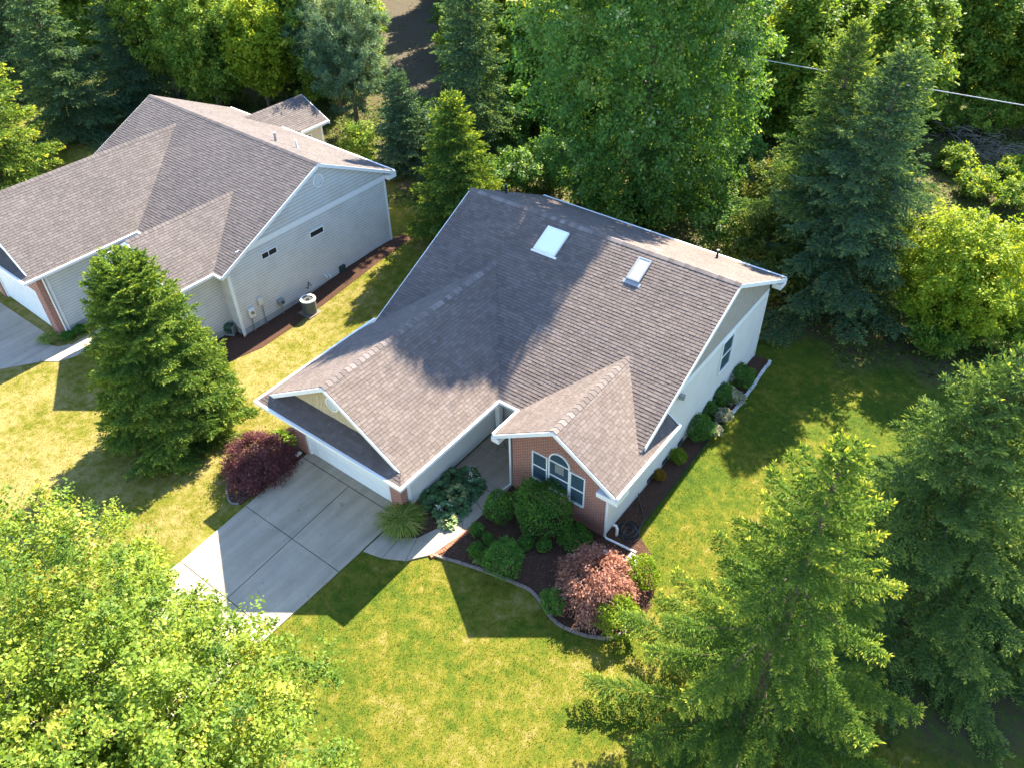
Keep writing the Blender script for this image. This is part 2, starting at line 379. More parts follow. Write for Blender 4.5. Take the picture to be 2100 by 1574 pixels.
# ------------------------------------------------------------------ foliage meshes (numpy)
def unit(a): return a/(np.linalg.norm(a, axis=-1, keepdims=True)+1e-9)
def cards(P, D, Nn, L, Wd, bend=0.0):
    "pointed leaf faces: base point, direction, normal, length, width"
    D = unit(D); Sd = unit(np.cross(Nn, D)); U_ = np.cross(D, Sd)
    L = np.asarray(L).reshape(-1, 1)*np.ones((len(P), 1)); Wd = np.asarray(Wd).reshape(-1, 1)*np.ones((len(P), 1))
    mid = P+D*L*0.45+U_*L*bend
    return np.stack([P, mid+Sd*Wd*0.5, P+D*L, mid-Sd*Wd*0.5], 1)
def cards_obj(name, quads, var, m, parent=None, loc=None):
    n, k = quads.shape[0], quads.shape[1]
    me = bpy.data.meshes.new(name); me.vertices.add(n*k); me.vertices.foreach_set('co', quads.astype(np.float32).ravel())
    me.loops.add(n*k); me.loops.foreach_set('vertex_index', np.arange(n*k, dtype=np.int32))
    me.polygons.add(n); me.polygons.foreach_set('loop_start', np.arange(0, n*k, k, dtype=np.int32)); me.polygons.foreach_set('loop_total', np.full(n, k, np.int32))
    a = me.attributes.new('var', 'FLOAT', 'FACE'); a.data.foreach_set('value', np.clip(var, 0, 1).astype(np.float32))
    me.update(calc_edges=True); me.materials.append(m)
    o = bpy.data.objects.new(name, me); C.objects.link(o)
    if parent: o.parent = parent
    if loc is not None: o.location = loc
    return o

def leafy_tree(t, h, r, zb, m, bark, seed, nclump=500, per=70, leaf=0.2, trunk_r=0.2, limbs=16, clump_r=0.75, lump=0.32, top=1.0, sx=1.0, sy=1.0, droop=0.2, shell=0.42, ratio=0.72, shoot=0.0, lv=.15, prof=None):
    rg = np.random.default_rng(seed)
    c = np.array([0, 0, (zb+h)/2]); ax = np.array([r*sx, r*sy, (h-zb)/2])
    lob = unit(rg.normal(size=(16, 3))); lw = rg.uniform(0.4, 1.0, 16)
    d = unit(rg.normal(size=(nclump, 3)))
    mul = 1-lump+lump*1.25*np.max(np.exp(-((1-d@lob.T)/0.16))*lw, 1)
    rad = rg.uniform(0.02, 1, nclump)**shell
    P = c+d*ax*(rad*mul)[:, None]
    if prof is not None:      # a crown of another outline: radius by height
        f = rg.uniform(0.0, 1, nclump)**0.9; th = rg.uniform(0, 2*math.pi, nclump); pr = np.interp(f, [q[0] for q in prof], [q[1] for q in prof])
        d = unit(np.stack([np.cos(th), np.sin(th), (f-.5)*1.6], 1)); mul = 1-lump+lump*1.25*np.max(np.exp(-((1-d@lob.T)/0.10))*lw, 1)
        P = np.stack([np.cos(th)*pr*r*sx*rad*mul, np.sin(th)*pr*r*sy*rad*mul, zb+f*(h-zb)], 1)
    if top != 1.0:      # narrower towards the top
        f = np.clip((P[:, 2]-zb)/(h-zb), 0, 1); P[:, :2] *= (1-(1-top)*f**1.6)[:, None]
    cl = np.repeat(np.arange(nclump), per); n = len(cl)
    size = rg.uniform(0.6, 1.25, nclump)*clump_r
    off = rg.normal(size=(n, 3))*np.array([0.55, 0.55, 0.30])*size[cl][:, None]
    outw = unit((P-c)*np.array([1, 1, 0.6]))[cl]
    if shoot:           # leaves sit along shoots that reach out and up
        axd = unit(unit((P-c)*np.array([1, 1, 0.5]))*0.8+np.array([0, 0, 0.55])+rg.normal(size=(nclump, 3))*0.45)
        tt = rg.uniform(-.5, .5, n); off = off*np.array([.5, .5, .75])*(1.15-.9*tt)[:, None]+axd[cl]*(tt*shoot*1.0)[:, None]*(size/clump_r)[cl][:, None]
    off[:, 2] -= droop*np.sum(off[:, :2]*outw[:, :2], 1)*0.8
    Q = P[cl]+off; Q[:, 2] = np.maximum(Q[:, 2], 0.15)
    Nn = unit(np.array([0, 0, 0.75])+outw*0.45+rg.normal(size=(n, 3))*0.55)
    D = unit(np.cross(Nn, rg.normal(size=(n, 3)))+outw*0.35+np.array([0, 0, -droop]))
    s = leaf*rg.uniform(0.65, 1.3, n)
    var = 0.42+0.19*rg.normal(size=nclump)[cl]+lv*rg.normal(size=n)+0.10*(rad[cl]-0.7)
    cards_obj('crown', cards(Q, D, Nn, s, s*ratio, 0.06), var, m, t)
    tb = MB(); R_ = random.Random(seed)
    tp = [np.array([0, 0, -0.3])]
    for k in range(1, 7): tp.append(np.array([R_.uniform(-.12, .12)*k*0.5, R_.uniform(-.12, .12)*k*0.5, h*0.80*k/6]))
    tb.tube(tp, [trunk_r*1.25]+[trunk_r*(1-0.145*k) for k in range(1, 7)], 9)
    for k in rg.choice(nclump, min(limbs, nclump), replace=False):
        z0 = np.clip(P[k, 2]-np.linalg.norm(P[k, :2])*0.75, zb*0.7+0.2, h*0.72)
        i = min(5, int(z0/(h*0.80)*6)); a = tp[i]+(tp[i+1]-tp[i])*((z0-tp[i][2])/(tp[i+1][2]-tp[i][2]+1e-6))
        b = P[k]; mid = (a+b)/2+np.array([0, 0, -0.08*np.linalg.norm(b-a)])
        r0 = trunk_r*0.36*(1-0.5*z0/h)
        tb.tube([a, mid, b], [r0, r0*0.6, r0*0.2], 5, False)
    tb.build('trunk', bark, t, True)
    return t

def spruce_tree(t, h, r, m, bark, seed, z0=0.3, step=0.3, nb=7, tw=0.26, card=0.30, cw=0.075, fs=0.13, blades=2, droop=0.16, power=0.85, jit=0.66, bare=0.04, tlen=0.46, hang=0.22, trunk_r=None, gap=0.0, wood=True, upturn=0.14, tipvar=0.40):
    "whorls of boughs, side twigs on every bough, needle sprays on every twig"
    rg = np.random.default_rng(seed)
    zs = [z0]
    while zs[-1] < h-0.3: zs.append(zs[-1]+step*(0.42+0.58*(1-zs[-1]/h)**.8))
    zs = np.array(zs[:-1]); zs = zs+rg.uniform(-.06, .06, len(zs))
    zz = np.repeat(zs, nb); n = len(zz)
    if gap: keep = rg.random(n) > gap; zz = zz[keep]; n = len(zz)
    f = 1-zz/h
    L = (r*f**power)*rg.uniform(jit, 1.12, n)+0.18
    L *= np.clip(0.55+zz/(0.10*h), 0.6, 1.0)
    az = np.arange(n)*2.39996+rg.uniform(-.35, .35, n)
    el = np.radians(55)*np.clip(1-f*2.6, 0, 1)**1.3+np.radians(6)*rg.normal(size=n)-np.radians(10)*f
    dr = droop*rg.uniform(0.6, 1.4, n)*np.clip(f*2.0, 0.1, 1)
    H = np.stack([np.cos(az), np.sin(az)], 1)
    def bough(i, s):
        rr = L[i]*s; x = rr*np.cos(el[i]); z = zz[i]+rr*np.sin(el[i])-dr[i]*L[i]*(s**1.2)*1.0+upturn*L[i]*s**3
        return np.stack([H[i, 0]*x, H[i, 1]*x, z], 1)
    # twigs
    nt = np.maximum(3, (L/tw*2).astype(int)); bi = np.repeat(np.arange(n), nt); k = np.concatenate([np.arange(q) for q in nt])
    s = bare*f[bi]+(1-bare*f[bi])*np.clip((k+rg.uniform(0.2, 0.8, len(k)))/nt[bi], 0.04, 1.0)**0.85
    side = np.where(k % 2 == 0, 1.0, -1.0)
    A = bough(bi, s); T = unit(bough(bi, np.minimum(s+0.02, 1.02))-bough(bi, s-0.02))
    Sd = unit(np.cross(T, np.array([0, 0, 1.0])))*side[:, None]
    tl = np.clip(tlen*L[bi]*(1-s*0.80), 0.10, 0.95)*rg.uniform(0.7, 1.2, len(bi))+0.06
    Dt = unit(T*0.75+Sd*0.85+np.array([0, 0, -hang])+rg.normal(size=(len(bi), 3))*0.16)
    # the leading tip of each bough
    A = np.concatenate([A, bough(np.arange(n), np.full(n, 0.88))]); Dt = np.concatenate([Dt, unit(bough(np.arange(n), np.full(n, 1.0))-bough(np.arange(n), np.full(n, 0.86)))])
    tl = np.concatenate([tl, np.full(n, 0.12)*L+0.15]); sv = np.concatenate([s, np.ones(n)])
    lead = np.array([[0, 0, h-0.7]]); A = np.concatenate([A, lead]); Dt = np.concatenate([Dt, [[0, 0, 1.0]]]); tl = np.append(tl, 0.75); sv = np.append(sv, 1.0)
    # finger-like needle shoots in a herringbone along every twig, each of three crossing blades
    nn = np.maximum(2, np.round(tl/fs*2).astype(int))+1; ti = np.repeat(np.arange(len(A)), nn); j = np.concatenate([np.arange(q) for q in nn])
    u = np.clip((j+rg.uniform(0.1, 0.9, len(j)))/nn[ti], 0, 1); last = j == nn[ti]-1; u[last] = 0.92
    sag = np.zeros((len(ti), 3)); sag[:, 2] = -0.16*tl[ti]*u**2
    Pn = A[ti]+Dt[ti]*(tl[ti]*u)[:, None]+sag
    sdn = unit(np.cross(Dt[ti], np.array([0, 0, 1.0])+rg.normal(size=(len(ti), 3))*0.35))*np.where(j % 2 == 0, 1.0, -1.0)[:, None]; sdn[last] *= 0.1
    Dn = unit(Dt[ti]*0.72+sdn*0.66+np.array([0, 0, 0.05])+rg.normal(size=(len(ti), 3))*0.14)
    ln = card*rg.uniform(0.65, 1.2, len(ti))*(1.0-0.25*u)
    new = np.clip((u-0.35)/0.65, 0, 1)*np.clip((sv[ti]-0.30)/0.70, 0, 1)      # this year's growth at the ends is paler
    var = 0.26+0.10*rg.normal(size=len(ti))+0.08*rg.normal(size=n)[np.append(np.append(bi, np.arange(n)), 0)[ti]]+tipvar*new*rg.uniform(.4, 1.2, len(ti))
    r0 = unit(np.cross(Dn, np.array([0, 0, 1.0])+rg.normal(size=(len(ti), 3))*.2)); r1 = np.cross(r0, Dn)
    Qs = []
    for a_ in ((-0.6, 0.6, 1.57) if blades == 3 else (-0.8, 0.8)):
        Qs.append(cards(Pn, Dn, r1*math.cos(a_)+r0*math.sin(a_), ln, cw*rg.uniform(0.85, 1.2, len(ti))))
    cards_obj('crown', np.concatenate(Qs), np.tile(var, len(Qs)), m, t)
    tb = MB(); tr = trunk_r or h*0.014+0.03
    tb.tube([(0, 0, -0.3), (0, 0, h*0.3), (0, 0, h*0.65), (0, 0, h-0.15)], [tr*1.15, tr*0.85, tr*0.5, 0.015], 9)
    if wood:
        for i in range(n):
            pts = [bough(np.array([i]), np.array([q]))[0]-np.array([0, 0, .05*q]) for q in (0.0, 0.3, 0.62)]
            rr = 0.008+0.005*L[i]; tb.tube(pts, [rr, rr*0.7, rr*0.25], 4, False)
    tb.build('trunk', bark, t, True)
    return t

def shrub(name, p, r, m, label, group=None, cat='shrub', sz=0.85, leaf=0.075, n=None, seed=0, lump=0.19, stems=True, top=None):
    rg = np.random.default_rng(seed+17); t = empty(name, p, label, cat, group)
    n = n or int(5200*max(r, 0.3)**1.6/(leaf/0.075)**1.5)
    d = unit(rg.normal(size=(n, 3))); d[:, 2] = np.where(d[:, 2] < -0.55, -d[:, 2], d[:, 2])
    lob = unit(rg.normal(size=(22, 3))); mul = 1-lump+lump*1.5*np.max(np.exp(-((1-d@lob.T)/0.06)), 1)
    rad = rg.uniform(0.25, 1, n)**0.22*r*mul*rg.normal(1, 0.025, n)
    P = d*rad[:, None]*np.array([1, 1, sz])+np.array([0, 0, r*sz*0.78]); P[:, 2] = np.maximum(P[:, 2], 0.03)
    Nn = unit(d+rg.normal(size=(n, 3))*0.55+np.array([0, 0, 0.3])); D = unit(np.cross(Nn, rg.normal(size=(n, 3)))+d*0.6+np.array([0, 0, 0.35]))
    s = leaf*rg.uniform(0.65, 1.35, n)
    var = 0.45+0.2*rg.normal(size=n)+0.12*np.sin(d@np.array([5, 3, 4])+seed)
    cards_obj('foliage', cards(P-D*s[:, None]*0.4, D, Nn, s, s*0.6, 0.08), var, m, t)
    if stems:
        b = MB(); R_ = random.Random(seed)
        for k in range(7):
            a = R_.random()*6.28; q = r*R_.uniform(0.3, 0.75)
            b.tube([(0.04*math.cos(a), 0.04*math.sin(a), -0.05), (q*0.4*math.cos(a), q*0.4*math.sin(a), r*sz*0.6), (q*math.cos(a), q*math.sin(a), r*sz*1.15)], [0.025*r+0.006, 0.016*r+0.004, 0.004], 5, False)
        b.build('stems', M_bark, t, True)
    return t

def ray(px, py, p0, n):
    d = FW + RT*(px-1050)/FPX + UP*(787-py)/FPX; p0 = np.array(p0, float); n = np.array(n, float)
    return CAM + d*(((p0-CAM)@n)/(d@n))

# ------------------------------------------------------------------ the land
def build_ground():
    xs = np.unique(np.concatenate([np.linspace(-140, -40, 26), np.linspace(-40, 30, 141), np.linspace(30, 90, 16)]))
    ys = np.unique(np.concatenate([np.linspace(-50, -20, 8), np.linspace(-20, 40, 121), np.linspace(40, 150, 29)]))
    X, Y = np.meshgrid(xs, ys); Z = gz(X, Y)
    rg = np.random.default_rng(3)
    n, mth = len(xs), len(ys)
    v = np.stack([X.ravel(), Y.ravel(), Z.ravel()], 1)
    f = [(j*n+i, j*n+i+1, (j+1)*n+i+1, (j+1)*n+i) for j in range(mth-1) for i in range(n-1)]
    me = bpy.data.meshes.new('ground'); me.from_pydata(v.tolist(), [], f); me.update()
    cx = np.array([sum(v[k][0] for k in q)/4 for q in f]); cy = np.array([sum(v[k][1] for k in q)/4 for q in f])
    a = me.attributes.new('woods', 'FLOAT', 'POINT'); a.data.foreach_set('value', woods(v[:, 0], v[:, 1]).astype(np.float32))
    me.materials.append(M_ground); o = bpy.data.objects.new('ground', me); C.objects.link(o); tag(o, kind='structure')
def woods(x, y):
    "1 under the trees behind the houses, 0 on the lawns"
    x = np.asarray(x, float); y = np.asarray(y, float)
    edge = np.interp(x, [-60, -45, -38, -30, -20, -14, -8, 0, 5, 9, 13, 20], [12, 12, 20, 22, 19, 20, 19.5, 19.0, 19.0, 20, 21, 22])
    w = smooth(-0.6, 1.2, y-edge+0.7*np.sin(x*1.7)+0.5*np.sin(x*0.6+2))
    w2 = smooth(4.3, 2.8, np.hypot(x-16.2, y-6.2))
    return np.clip(np.maximum(w, w2), 0, 1)
build_ground()

def slabs(name, polys, m, z0, z1, kind='structure'):
    b = MB()
    for p in polys: b.prism(p, z0, z1)
    o = b.build(name, m); return tag(o, kind=kind) if kind else o

# driveway in six panels with open joints
jx = lambda y: -5.5+(-0.25-y)*0.054
def drive():
    g = 0.016
    rows = [(-0.30, -3.52), (-3.52, -6.76), (-6.76, -10.0), (-10.0, -13.6)]
    P = []
    xl = lambda y: -8.32+(-0.3-y)*0.06 if y > -7 else -7.9; xr = lambda y: -2.72
    for a, b in rows:
        P.append([(xl(b)+g, b+g), (jx(b)-g, b+g), (jx(a)-g, a-g), (xl(a)+g, a-g)])
        P.append([(jx(b)+g, b+g), (xr(b)-g, b+g), (xr(a)-g, a-g), (jx(a)+g, a-g)])
    P.append([(-8.3, -0.29+g), (-3.0, -0.29+g), (-3.0, 0.25), (-8.3, 0.25)])
    slabs('driveway', P, M_conc, -0.2, 0.012)
    slabs('driveway_base', [[(-7.86, -13.6), (-2.76, -13.6), (-2.76, 0.2), (-8.2, 0.2), (-8.2, -1.0), (-7.86, -6.7)]], M_joint, -0.25, -0.022)
drive()
WL = [(-2.66, -1.18), (-1.95, -1.02), (-1.40, -0.62), (-1.00, 0.45), (-0.86, 1.55), (-0.84, 2.2), (-0.84, 2.9)]
WR = [(-2.66, -2.30), (-1.85, -2.10), (-1.05, -1.66), (-0.42, -0.85), (-0.14, 0.55), (-0.10, 1.9), (-0.08, 2.9)]
def walk():
    P = []
    for i in range(len(WL)-1):
        a, b, c, d = map(np.array, (WL[i], WR[i], WR[i+1], WL[i+1]))
        e = 0.012
        ia = unit(d-a)*e; ib = unit(c-b)*e
        P.append([tuple(a+ia), tuple(b+ib), tuple(c-ib), tuple(d-ia)])
    P.append([(-2.6, 4.62), (-0.08, 4.62), (-0.08, 6.55), (-2.6, 6.55)]); P.append([(-2.6, 2.93), (-0.08, 2.93), (-0.08, 4.6), (-2.6, 4.6)])
    slabs('path', P, M_concW, -0.2, 0.03)
walk()
FB = [(-0.42, -0.86), (0.0, -0.74), (0.6, -0.54), (1.37, -0.33), (2.0, -0.18), (2.55, -0.08), (3.35, 0.06), (3.75, 0.02), (4.14, -0.13), (4.45, -0.30), (4.76, -0.42), (5.1, -0.49), (5.43, -0.48), (6.13, -0.32), (6.88, 0.07)]
SB = [(7.35, 1.0), (7.35, 2.2), (6.9, 3.3), (6.2, 4.1), (5.22, 4.66), (5.17, 10.47), (5.27, 13.62), (5.13, 17.43)]
bed1 = FB+SB+[(4.4, 17.43), (4.36, 3.70), (-0.04, 3.70), (-0.10, 1.9), (-0.14, 0.55)]
bed2 = [(-2.66, -1.14), (-1.95, -0.98), (-1.43, -0.60), (-1.03, 0.47), (-0.89, 1.55), (-0.87, 2.9), (-2.72, 2.9), (-2.72, 0.05)]
bed3 = [(-8.34, -3.55), (-8.75, -3.75), (-9.4, -3.4), (-10.2, -2.3), (-10.6, -0.9), (-10.2, 0.6), (-9.5, 1.1), (-8.86, 1.0), (-8.86, 0.0), (-8.34, -0.1)]
slabs('planting_bed', [bed1, bed2], M_mulch, -0.2, 0.018)
slabs('maple_bed', [bed3], M_mulch, -0.3, 0.014)
def edging(name, pts, m, w, h, seg, label, cat='edging', z=0.0, wob=0.0):
    b = MB(); R_ = random.Random(5)
    d = [0.0]
    for i in range(1, len(pts)): d.append(d[-1]+math.dist(pts[i-1], pts[i]))
    s = 0.0
    at = lambda q: np.array([np.interp(q, d, [p[0] for p in pts]), np.interp(q, d, [p[1] for p in pts])])
    while s < d[-1]-0.02:
        a = at(s+0.008); c = at(min(s+seg-0.008, d[-1])); t = unit(c-a); nn = np.array([-t[1], t[0]])
        o = R_.uniform(-wob, wob); hh = h+R_.uniform(-0.01, 0.01); z0 = z-0.1
        b.obox((*(a-nn*w/2+nn*o), z0), (*(c-a), 0), (*(nn*w), 0), (0, 0, 0.1+hh), R_.random()); s += seg
    o = b.build(name, m); return tag(o, label, cat)
edging('bed_edging', FB+[(7.35, 1.0)], M_edge, 0.095, 0.06, 0.30, 'tan concrete curb edging curving along the front flower bed')
edging('side_edging', [(5.24, 5.0), (5.20, 10.47), (5.28, 13.0)], M_black, 0.03, 0.05, 0.6, 'thin dark edging strip along the narrow bed beside the right wall')
edging('stone_edging', [(5.30, 13.0), (5.32, 13.62), (5.18, 17.43)], M_edgeW, 0.13, 0.07, 0.33, 'pale edging stones at the back end of the side bed', wob=0.02)
edging('paver_edging', [(-0.42, -0.98), (-0.20, -0.45), (-0.06, 0.55), (-0.03, 1.1)], M_redbrick, 0.16, 0.05, 0.11, 'strip of red clay pavers between the curved walk and the mulch bed')
edging('round_edging', [(-8.42, -3.60), (-8.75, -3.82), (-9.45, -3.46), (-10.27, -2.34), (-10.68, -0.9)], M_edge, 0.08, 0.05, 0.3, 'curved edging round the dark red maple left of the driveway', z=-0.03)
edging('walk_edging', [(-2.64, -1.13), (-1.95, -0.97), (-1.45, -0.60)], M_joint, 0.04, 0.06, 0.4, 'short dark edging under the ornamental grass by the walk')

# ------------------------------------------------------------------ houses
def ridge_caps(name, p, q, sl, sr, parent, w=0.155, seg=0.24, m=None):
    "folded cap shingles lapped along a ridge; sl and sr are the falls of the two slopes"
    b = MB(); R_ = random.Random(int(abs(p[0]*31+p[1]*7))); p, q = np.array(p, float), np.array(q, float); n = max(1, int(round(np.linalg.norm(q-p)/seg)))
    d = (q-p)/n; u = unit(d); s = np.cross(u, (0,0,1.0))
    for i in range(n):
        a = p+d*i+(0,0,0.036); c = p+d*(i+1.16)+(0,0,0.018)
        l1 = s*w-np.array([0,0,w*sr]); l2 = -s*w-np.array([0,0,w*sl]); v = R_.random()
        b.face([a, a+l1, c+l1, c], v); b.face([a+l2, a, c, c+l2], v)
        b.face([a-(0,0,.03), a+l1-(0,0,.03), a+l1, a], v); b.face([a+l2-(0,0,.03), a-(0,0,.03), a, a+l2], v)
        b.face([a+l1-(0,0,.03), c+l1-(0,0,.03), c+l1, a+l1], v); b.face([c+l2-(0,0,.03), a+l2-(0,0,.03), a+l2, c+l2], v)
    return b.build(name, m or M_cap, parent)
def roof_obj(name, polys, m, parent, seed, course=0.145, tab=0.25, thick=0.014):
    b = MB(); rg = random.Random(seed)
    for p in polys:
        courses(b, p, course, thick, tab, rg, True)
        b.face([np.array(q, float)-(0,0,0.03) for q in p], 0.2)       # the deck under the shingles
    return b.build(name, m, parent)
def siding(name, polys, m, parent, course=0.13, thick=0.013, tab=None):
    b = MB(); rg = random.Random(4)
    for p in polys: courses(b, p, course, thick, tab, rg, False)
    return b.build(name, m, parent)
def window(parent, o, u, v, n, w, h, frame=0.07, bars=(), cross=(), arch=0.0, name='window', glass=None, sill=False):
    "window standing on a wall: o lower left corner, u to the right, v up, n outwards"
    o, u, v, n = (np.array(k, float) for k in (o, u, v, n)); b = MB(); f = frame; dp = 0.05
    def bar(a, c, ww, hh, pr=dp): b.obox(o+u*a+v*c, u*ww, v*hh, n*pr)
    bar(-f, -f, f, h+2*f-(f if arch else 0)); bar(w, -f, f, h+2*f-(f if arch else 0)); bar(0, -f, w, f, dp+(0.03 if sill else 0))
    if not arch: bar(0, h, w, f)
    else:
        k = 14
        for i in range(k):
            t0, t1 = math.pi*i/k, math.pi*(i+1)/k
            e = lambda t, r_: o+u*(w/2-math.cos(t)*(w/2+r_))+v*(h+math.sin(t)*(arch+r_))
            a0, a1, c0, c1 = e(t0, 0), e(t1, 0), e(t0, f), e(t1, f)
            b.face([a0+n*dp, c0+n*dp, c1+n*dp, a1+n*dp]); b.face([c0, c0+n*dp, c1+n*dp, c1][::-1]); b.face([a0, a0+n*dp, a1+n*dp, a1])
    for c in cross: bar(0, c-0.025, w, 0.05, dp*0.8)
    for a in bars: bar(a-0.02, 0, 0.04, h, dp*0.7)
    fr = b.build(name, M_white, parent)
    g = MB(); pts = [o+n*0.018, o+u*w+n*0.018, o+u*w+v*h+n*0.018]
    if arch: pts += [o+u*(w/2+math.cos(t)*w/2)+v*(h+math.sin(t)*arch)+n*0.018 for t in np.linspace(0.2, math.pi-0.2, 10)]
    pts.append(o+v*h+n*0.018); g.face(pts); g.build('pane', glass or M_glass, fr)
    return fr
def disc_vent(parent, c, u, v, n, r):
    c, u, v, n = (np.array(k, float) for k in (c, u, v, n)); b = MB(); k = 28
    for i in range(k):
        t0, t1 = 2*math.pi*i/k, 2*math.pi*(i+1)/k; e = lambda t, q: c+u*math.cos(t)*q+v*math.sin(t)*q
        b.face([e(t0, r*.8)+n*.05, e(t0, r)+n*.05, e(t1, r)+n*.05, e(t1, r*.8)+n*.05]); b.face([e(t0, r), e(t1, r), e(t1, r)+n*.05, e(t0, r)+n*.05])
    for j in range(9):
        y = -r*.74+j*r*.185; hw = math.sqrt(max(0.001, (r*.8)**2-y*y))
        b.obox(c+u*(-hw)+v*y+n*0.012, u*2*hw, v*r*.11, n*0.02)
    o = b.build('gable_vent', M_white, parent)
    g = MB(); g.face([c+u*math.cos(t)*r*.8+v*math.sin(t)*r*.8+n*.008 for t in np.linspace(0, 2*math.pi, 25)[:-1]]); g.build('vent_louvre', M_metal, o); return o

def house(root, P, sh, side, gab, bay_front, seed, cap=None):
    g = lambda k: P[k]
    ze, m, mg, mb, yf, yr, yb, xl, xr = (P[k] for k in 'ze m mg mb yf yr yb xl xr'.split())
    a1, a2, gf, gr, yg, b1, b2, bf = (P[k] for k in 'a1 a2 gf gr yg b1 b2 bf'.split())
    rz = ze+m*(yr-yf); zb = rz-m*(yb-yr); gx = (a1+a2)/2; gzz = ze+mg*(a2-a1)/2; gy = yf+(gzz-ze)/m
    bx = (b1+b2)/2; bz = ze+mb*(b2-b1)/2; by = yf+(bz-ze)/m
    wl, wr, wb, zf, band = P['wl'], P['wr'], P['wb'], P['zf'], P['band']
    # --- roofs
    pg = 0.5
    front = [[(xl, yf, ze), (xr, yf, ze), (xr, yr, rz), (xl, yr, rz)]]
    back = [[(xr, yb, zb), (xl, yb, zb), (xl, yr, rz), (xr, yr, rz)]]
    R1 = roof_obj('main_roof', front+back, sh, root, seed)
    ridge_caps('ridge_cap', (xl-0.02, yr, rz), (xr+0.0, yr, rz), m, m, R1, m=cap)
    dl = pg*(gr-gf)/mg
    GA = [[(a2, gr, ze), (a2, yf, ze), (gx, gy, gzz), (gx, gr, gzz)], [(a2, gf, ze), (a2, gr, ze), (a2-dl, gr, ze+mg*dl)],
          [(a1, yf, ze), (a1, gr, ze), (gx, gr, gzz), (gx, gy, gzz)], [(a1, gr, ze), (a1, gf, ze), (a1+dl, gr, ze+mg*dl)]]
    R2 = roof_obj('garage_roof', GA, sh, root, seed+1)
    ridge_caps('ridge_cap', (gx, gr-0.02, gzz), (gx, gy, gzz), mg, mg, R2, m=cap)
    zt = ze+pg*(yg-gf); d2 = pg*(yg-gf)/mg
    roof_obj('pent_roof', [[(a1, gf, ze), (a2, gf, ze), (a2-d2, yg, zt), (a1+d2, yg, zt)]], sh, root, seed+2)
    yv = lambda x: yf+mb*(b2-x)/m            # the valley of the bay on the main slope
    BA = [[(b2, bf, ze), (b2, yf, ze), (bx, by, bz), (bx, bf, bz)], [(b1, yf, ze), (b1, bf, ze), (bx, bf, bz), (bx, by, bz)]]
    if P.get('ret'):
        ye = P['ret']; zz = lambda x: ze+mb*(b2-x)
        BA.append([(b2, yf, ze), (b2, ye, ze), (wr, ye, zz(wr)), (wr, yv(wr), zz(wr))])
    R3 = roof_obj('bay_roof', BA, sh, root, seed+3)
    ridge_caps('ridge_cap', (bx, bf-0.02, bz), (bx, by, bz), mb, mb, R3, m=cap)
    # --- trim: gutters on eaves, boards on rakes
    GU = 0.13
    def eave(p, q, out, w=0.11, h=0.13):
        t = MB(); t.beam(p, q, w, h, out); t.build('gutter', M_white, root)
    eave((a2, gf, ze+.01), (a2, yf, ze+.01), (1, 0, 0)); eave((a1-.0, gf, ze+.01), (a1, yf+1.0, ze+.01), (-1, 0, 0)); eave((a1-.11, gf, ze+.008), (a2+.11, gf, ze+.008), (0, -1, 0))
    eave((a2+.11, yf, ze+.006), (b1-.11, yf, ze+.006), (0, -1, 0)); eave((b1, bf, ze+.01), (b1, yf, ze+.01), (-1, 0, 0))
    eave((b2, bf, ze+.01), (b2, P.get('ret', yf), ze+.01), (1, 0, 0))
    if P.get('ret'): eave((b2+.11, P['ret'], ze+.008), (wr+.01, P['ret'], ze+.008+mb*(b2-wr)), (0, 1, 0), 0.03, 0.14)
    else: eave((b2+.11, yf, ze+.008), (xr+.02, yf, ze+.008), (0, -1, 0))
    eave((xl, yb, zb+.01), (xr, yb, zb+.01), (0, 1, 0))
    RB = 0.19
    def rake(p, q, side):
        t = MB(); t.beam(np.array(p)-(0,0,.012), np.array(q)-(0,0,.012), 0.05, RB, side); t.build('rake_board', M_white, root)
    rake((gx, gr, gzz), (a2-dl, gr, ze+mg*dl), (0, -1, 0)); rake((a1+dl, gr, ze+mg*dl), (gx, gr, gzz), (0, -1, 0))
    rake((bx, bf, bz), (b2, bf, ze), (0, -1, 0)); rake((b1, bf, ze), (bx, bf, bz), (0, -1, 0))
    rake((xr, yf+P.get('rk', 0), ze+m*P.get('rk', 0)), (xr, yr, rz), (1, 0, 0)); rake((xr, yr, rz), (xr, yb+.1, zb-.05), (1, 0, 0))
    rake((xl, yf, ze), (xl, yr, rz), (-1, 0, 0)); rake((xl, yr, rz), (xl, yb, zb), (-1, 0, 0))
    for (x0, x1) in ((b1-.11, P['bwl']), (P['bwr'], b2+.11)):            # boxed eave ends beside the brick front
        t = MB(); t.box((x0+.005, bf-.06, ze-.36), (x1-.005, P['bwf']-.03, ze-.13)); t.build('eave_return', M_white, root)
    t = MB(); t.box((xr-.38, yb-.5, zb-.38), (xr+.045, yb+.105, zb-.125)); t.build('eave_return', M_white, root)
    s = MB(); zs = ze-0.14
    s.box((P['gwr'], gf+.02, zs-.02), (a2-.01, yf, zs)); s.box((a1+.01, gf+.02, zs-.02), (P['gwl'], yf+1, zs)); s.box((P['gwl'], gf+.02, zs-.021), (P['gwr'], P['gwf']+.3, zs-.001))
    s.box((P['gwr'], yf+.02, zs-.019), (P['bwl'], P['py'], zs+.001)); s.box((b1+.01, bf+.02, zs-.022), (P['bwl'], yf, zs-.002)); s.box((P['bwr'], P['bwf']+.01, zs-.02), (b2-.01, P.get('ret', yf), zs))
    if not P.get('ret'): s.box((P['bwr'], yf+.02, zs-.018), (xr-.01, P['wf']+.02, zs+.002))
    zk = zb-0.14; s.box((xl+.02, wb, zk-.02), (xr-.38, yb-.01, zk))
